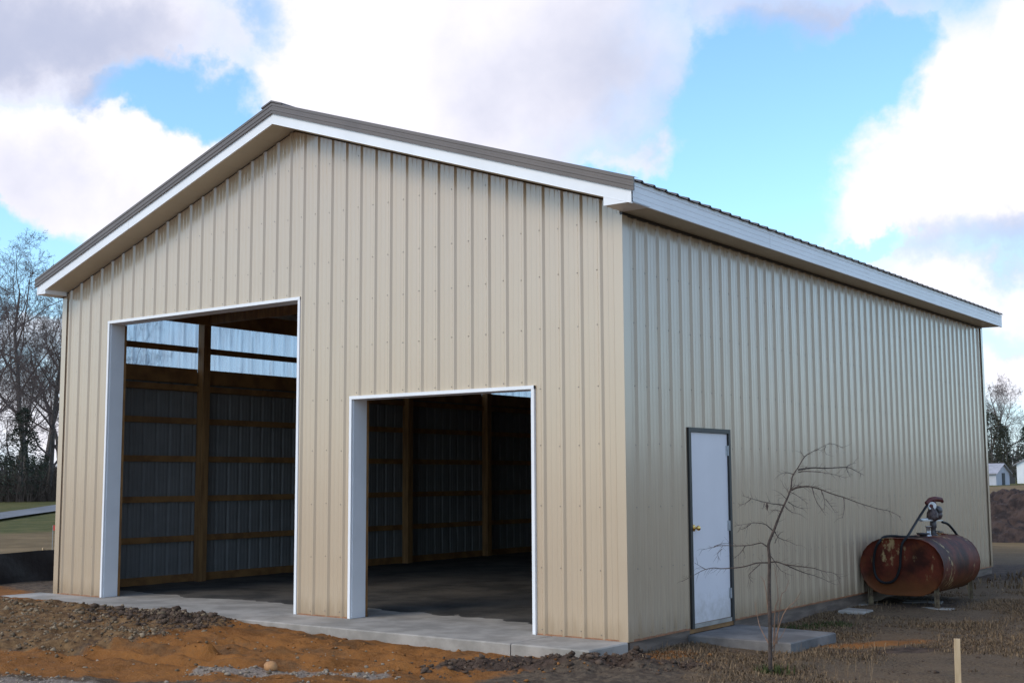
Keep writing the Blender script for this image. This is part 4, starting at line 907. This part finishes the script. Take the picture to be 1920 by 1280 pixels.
mb = MB(); mb.box((2.19, -.2, -.1), (2.26, .6, 1.3)); mb.build('window', M['dark'], shed)
house = empty('white_house'); tag(house, 'white house with dark windows at the right edge beyond the shed', 'house'); at_world(house, -13.42, 165, rad(13.4+90))
mb = MB(); mb.box((-1.6, -3, -.3), (9, 3, 2.4)); mb.add([(-1.6, -3, 2.4), (-1.6, 3, 2.4), (-1.6, 0, 3.9), (9, -3, 2.4), (9, 3, 2.4), (9, 0, 3.9)], [(1, 0, 2), (3, 4, 5)]); mb.build('wall', M['house_wall'], house)
for s_ in (-1, 1):
    mb = MB(); e = 3.4*s_; a = [(-1.9, e, 2.24), (9.3, e, 2.24), (9.3, 0, 4.02), (-1.9, 0, 4.02)]; b_ = [(x, y, z-.08) for x, y, z in a]
    mb.add(a+b_, [(0, 1, 2, 3), (7, 6, 5, 4), (0, 4, 5, 1), (1, 5, 6, 2), (2, 6, 7, 3), (3, 7, 4, 0)]); mb.build('roof', M['shed_roof'], house)
for x in (-1.7, .2, 1.8):
    mb = MB(); mb.box((-1.66, x-.35, .5), (-1.57, x+.35, 1.7)); mb.build('window', M['dark'], house)
mb = MB(); mb.box((-4.2, 3.2, -.1), (-3.2, 4.1, .75)); mb.box((-4.25, 3.5, .75), (-4.15, 3.7, 1.5)); ob = mb.build('yard_box', M['dark']); ob.location = house.location; ob.rotation_euler = house.rotation_euler
tag(ob, 'dark box standing before the white house', 'box')

# dark dirt pile beyond the far corner
def blob_mound(name, L, Wd, H, mat, seed, nx_=220, ny_=120):
    xs = np.linspace(-L, L, nx_); ys = np.linspace(-Wd, Wd, ny_); A, B = np.meshgrid(xs, ys)
    r = np.sqrt((A/L)**2+(B/Wd)**2); r = r+.22*fbm(A, B, seed, 3, .5)
    z = H*(1-sst(r, .15, .98))*(1+.35*fbm(A, B, seed+1, 4, .9)) + (.22*fbm(A, B, seed+2, 4, 2.2)+.10*fbm(A, B, seed+3, 3, 6))*(r < 1.02) -.25*sst(r, .85, 1.05)-.05
    ii = np.arange(nx_*ny_).reshape(ny_, nx_); mb = MB()
    mb.add(np.stack([A, B, z], -1).reshape(-1, 3).tolist(), np.stack([ii[:-1, :-1], ii[:-1, 1:], ii[1:, 1:], ii[1:, :-1]], -1).reshape(-1, 4).tolist(), 0, False)
    return mb.build(name, mat)
M['dirt'] = pmat('dark piled topsoil', (.070, .042, .032), .95, .3, 3.5, col2=(.022, .013, .011), bump=.9, bscale=9)
pile = blob_mound('dirt_pile', 5.2, 3.4, 1.22, M['dirt'], 40); x, y = polar(-13.1, 37.5); pile.location = (x, y, zat(x, y)); pile.rotation_euler = (0, 0, rad(15))
tag(pile, 'dark brown pile of dug topsoil beyond the far barn corner', 'dirt pile')
# red marker flag on the left lawn
x, y = polar(-56.45, 33); mb = MB(); z = zat(x, y); mb.tube([(0, 0, -.1), (0, 0, .62)], .006, 5); 
fl = empty('marker_flag', (x, y, z)); tag(fl, 'tiny red marker flag on the lawn beside the left barn corner', 'flag'); mb.build('pole', M['steel'], fl)
mb = MB(); mb.add([(0, 0, .62), (.17, .10, .60), (.15, .10, .48), (0, 0, .49)], [(0, 1, 2, 3)])
M['flag'] = pmat('red flag plastic', (.55, .05, .03), .5, .1, 10); mb.build('flag_cloth', M['flag'], fl)

# ------------------------------------------------------------------ stones, clods, dead grass
def scatter(name, pts, mat, label, flat=.65, sub=0):
    """one joined mesh of irregular stones: pts are (x, y, z, size)"""
    t = (1+5**.5)/2
    bv = np.array([(-1,t,0),(1,t,0),(-1,-t,0),(1,-t,0),(0,-1,t),(0,1,t),(0,-1,-t),(0,1,-t),(t,0,-1),(t,0,1),(-t,0,-1),(-t,0,1)], float); bv /= np.linalg.norm(bv[0])
    bf = np.array([(0,11,5),(0,5,1),(0,1,7),(0,7,10),(0,10,11),(1,5,9),(5,11,4),(11,10,2),(10,7,6),(7,1,8),(3,9,4),(3,4,2),(3,2,6),(3,6,8),(3,8,9),(4,9,5),(2,4,11),(6,2,10),(8,6,7),(9,8,1)])
    n = len(pts); P = np.array(pts); V = np.repeat(bv[None], n, 0)*(1+.28*rng.standard_normal((n, 12, 1)))
    V = V*(P[:, 3, None, None])*np.stack([rng.uniform(.7, 1.3, n), rng.uniform(.7, 1.3, n), rng.uniform(.5, .9, n)*flat/.65], -1)[:, None, :]
    a = rng.uniform(0, 6.283, n); c, s_ = np.cos(a)[:, None], np.sin(a)[:, None]
    V = np.stack([V[..., 0]*c-V[..., 1]*s_, V[..., 0]*s_+V[..., 1]*c, V[..., 2]], -1) + P[:, None, :3]
    Fc = (bf[None]+12*np.arange(n)[:, None, None]).reshape(-1, 3)
    me = bpy.data.meshes.new(name); me.vertices.add(12*n); me.vertices.foreach_set('co', V.ravel()); me.loops.add(Fc.size); me.loops.foreach_set('vertex_index', Fc.ravel())
    me.polygons.add(len(Fc)); me.polygons.foreach_set('loop_start', np.arange(len(Fc))*3); me.polygons.foreach_set('loop_total', np.full(len(Fc), 3)); me.update(calc_edges=True)
    me.materials.append(mat); o = link(name, me); tag(o, label, None, None, 'stuff'); return o
def stone_mat(name, a, b, scale=9):                   # each stone its own tint
    m = bpy.data.materials.new(name); m.use_nodes = True; n = G(m.node_tree); p = m.node_tree.nodes['Principled BSDF']
    r = n.n('ShaderNodeNewGeometry').outputs['Random Per Island']; t = n.n('ShaderNodeTexCoord').outputs['Object']
    f = n.m('ADD', n.m('MULTIPLY', r, .75), n.m('MULTIPLY', n.noise(t, scale*6, 4), .25))
    n.put(p.inputs['Base Color'], n.mix(f, a, b)); p.inputs['Roughness'].default_value = .85; p.inputs['Specular IOR Level'].default_value = .2; return m
M['stone'] = stone_mat('mixed brown stones', (.075, .048, .028), (.34, .25, .16)); M['gravel'] = stone_mat('pale limestone gravel', (.13, .095, .068), (.40, .32, .24)); M['clod'] = stone_mat('dark soil clods', (.050, .032, .022), (.130, .086, .060)); M['clayclod'] = stone_mat('orange clay crumbs', (.16, .06, .018), (.34, .15, .045))
def sample(n, box, dens, size, lift=.25):
    out = []; x = rng.uniform(box[0], box[1], n*4); y = rng.uniform(box[2], box[3], n*4); k = rng.random(n*4) < dens(x, y)
    x, y = x[k][:n], y[k][:n]; s_ = size(len(x)); z = height(x, y)
    ok = ~((x > -9.66) & (x < .05) & (y > -.74) & (y < 12.2)) & ~((x > -.02) & (x < 1.22) & (y > 1.12) & (y < 2.36))
    return np.stack([x, y, z+s_*lift, s_], -1)[ok]
ln = lambda m_, sg, lo, hi: (lambda n: np.clip(np.exp(rng.normal(math.log(m_), sg, n)), lo, hi))
scatter('gravel', np.concatenate([sample(7500, (-11.5, -3.9, -3.9, -.75), lambda x, y: np.clip(.75*bank(x, y)*np.clip(.45+1.6*fbm(x, y, 64, 4, 1.7), .1, 1), 0, 1), ln(.0095, .55, .004, .042)),
    sample(420, (-9, -1, -4.5, -1.5), lambda x, y: .3+0*x, ln(.009, .5, .004, .025))]), M['stone'], 'brown stones strewn over the soil bank before the large bay')
scatter('gravel', np.concatenate([sample(4600, (-5.2, .0, -5, -1.6), lambda x, y: np.clip(sst(-(y-.42*x), 2.45, 3.0)*(.15+.9*np.clip(.3+2*fbm(x, y, 65, 3, 1.2), 0, 1))+.45*np.exp(-(seg(x, y, (-2.35, -3.12), (-1.0, -2.45))/.16)**2), 0, 1), ln(.0085, .5, .004, .03)),
    sample(90, (-5, 0, -3.4, -1.2), lambda x, y: .25+0*x, ln(.009, .4, .005, .016))]), M['gravel'], 'pale gravel along the near edge of the clay')
scatter('soil_clods', np.concatenate([sample(2600, (-1.5, 1.5, -2.2, .2), lambda x, y: np.clip(clods(x, y), 0, 1), ln(.008, .65, .003, .04)),
    sample(1500, (-6.5, -4.2, -2, -.75), lambda x, y: np.clip(rubble(x, y), 0, 1)*sst(x, -6.8, -4.9), ln(.010, .6, .004, .04)),
    sample(1800, (0, 4.5, -1, 5), lambda x, y: .3*np.clip(.3+2*fbm(x, y, 60, 3, 1.6), 0, 1), ln(.008, .5, .004, .025))]), M['clod'], 'dark soil clods lying on the ground before the barn')
scatter('clay_crumbs', sample(2400, (-8, 1.0, -3.6, .6), lambda x, y: .25*np.clip(.25+2*fbm(x, y, 61, 3, 1.3), 0, 1)*(1-np.clip(rubble(x, y), 0, 1)), ln(.009, .5, .004, .03)), M['clayclod'], 'orange clay crumbs scattered over the bare clay')
x, y = -1.90, -2.80; mb = MB(); R = random.Random(5)
mb.lathe((0, 0, -.02), (.1, 0, 1), [(0, .03), (.02, .055), (.05, .058), (.075, .04), (.085, .012)], 11); mb.v = [(a*R.uniform(.92, 1.08)*1.15, b*R.uniform(.92, 1.08), c) for a, b, c in mb.v]
M['orange_stone'] = pmat('tan orange stone', (.44, .22, .09), .8, .15, 20); ob = mb.build('stone', M['orange_stone']); ob.location = (x, y, zat(x, y)); tag(ob, 'rounded tan orange stone at the edge of the pale gravel', 'stone')

def grass(name, n, box, dens, hgt, mat, label, width=.0045, lean=.55):
    x = rng.uniform(box[0], box[1], n*3); y = rng.uniform(box[2], box[3], n*3); k = rng.random(n*3) < dens(x, y); x, y = x[k][:n], y[k][:n]
    ok = ~((x > -9.66) & (x < .05) & (y > -.76) & (y < 12.2)) & ~((x > -.02) & (x < 1.2) & (y > 1.14) & (y < 2.34)); x, y = x[ok], y[ok]; n = len(x)
    z = height(x, y)-.005; h = hgt(n); a = rng.uniform(0, 6.283, n); l = rng.uniform(.1, 1, n)*lean*h*1.6; wv = width*rng.uniform(.6, 1.4, n)
    ca, sa = np.cos(a), np.sin(a); px_, py_ = -sa*wv, ca*wv
    mx, my, mz = x+ca*l*.35, y+sa*l*.35, z+h*.62
    V = np.stack([np.stack([x-px_, y-py_, z], -1), np.stack([x+px_, y+py_, z], -1), np.stack([mx+px_*.7, my+py_*.7, mz], -1), np.stack([mx-px_*.7, my-py_*.7, mz], -1), np.stack([x+ca*l, y+sa*l, z+h*np.clip(1.1-l/h*.6, .3, 1.1)], -1)], 1)
    o = np.arange(n)[:, None]*5; Q = o+np.array([[0, 1, 2, 3]]); T_ = o+np.array([[3, 2, 4]])
    me = bpy.data.meshes.new(name); me.vertices.add(5*n); me.vertices.foreach_set('co', V.ravel())
    li = np.concatenate([Q, T_], 1).ravel(); me.loops.add(len(li)); me.loops.foreach_set('vertex_index', li); me.polygons.add(2*n)
    st = (np.arange(n)[:, None]*7+np.array([[0, 4]])).ravel(); me.polygons.foreach_set('loop_start', st); me.polygons.foreach_set('loop_total', np.tile([4, 3], n)); me.update(calc_edges=True)
    me.materials.append(mat); ob = link(name, me); tag(ob, label, None, None, 'stuff'); return ob
M['drygrass'] = stone_mat('dead grass blades', (.055, .034, .020), (.29, .19, .105)); M['tallgrass'] = stone_mat('straw grass stems', (.15, .09, .05), (.34, .23, .13)); M['greengrass'] = stone_mat('green grass blades', (.028, .042, .012), (.085, .095, .03))
def gd(x, y): return np.clip(sst(x+.7*y, -.35, .9)*(.42+2.4*fbm(x, y, 62, 4, 1.1)), 0, 1)
def bare(x, y): return 1-.92*np.clip(np.exp(-(seg(x, y, (1.30, 1.9), (1.85, 2.6))/.33)**2)+1.1*np.exp(-(((x-.6)/.8)**4+((y-6.3)/1.7)**4))+.7*clods(x, y), 0, 1)
grass('dead_grass', 52000, (-.3, 4.6, -2.2, 9), lambda x, y: gd(x, y)*bare(x, y), lambda n: rng.uniform(.012, .055, n), M['drygrass'], 'short dead brown grass over the soil right of the barn', .0040, 1.1)
def tuft(x, y): return np.clip((fbm(x, y, 70, 2, 2.6)-.16)*6, 0, 1)*gd(x, y)*bare(x, y)
grass('dead_grass', 9000, (-.2, 4.6, -2.2, 7), tuft, lambda n: rng.uniform(.04, .12, n), M['tallgrass'], 'clumps of longer straw grass between the short dead grass', .0022, .9)
grass('dead_grass', 9000, (.3, 7, 9, 30), lambda x, y: .2+.6*np.clip(.5+fbm(x, y, 63, 3, .4), 0, 1), lambda n: rng.uniform(.04, .14, n), M['drygrass'], 'dry grass growing beyond the tank', .012)
grass('tall_grass', 80, (1.2, 2.6, -.9, .9), lambda x, y: np.exp(-(((x-1.95)/.5)**2+((y-.1)/.5)**2)), lambda n: rng.uniform(.08, .30, n), M['tallgrass'], 'thin straw stems around the young tree', .0013, .35)
grass('green_grass', 420, (1.2, 1.9, -.5, .2), lambda x, y: np.exp(-(((x-1.58)/.13)**2+((y+.17)/.12)**2)), lambda n: rng.uniform(.03, .12, n), M['greengrass'], 'green grass tuft at the foot of the young tree')
grass('green_grass', 900, (.1, .9, 2.6, 4.2), lambda x, y: np.exp(-(seg(x, y, (.35, 3.0), (.6, 3.7))/.16)**2), lambda n: rng.uniform(.02, .06, n), M['greengrass'], 'thin green grass by the wall beyond the doorstep slab')
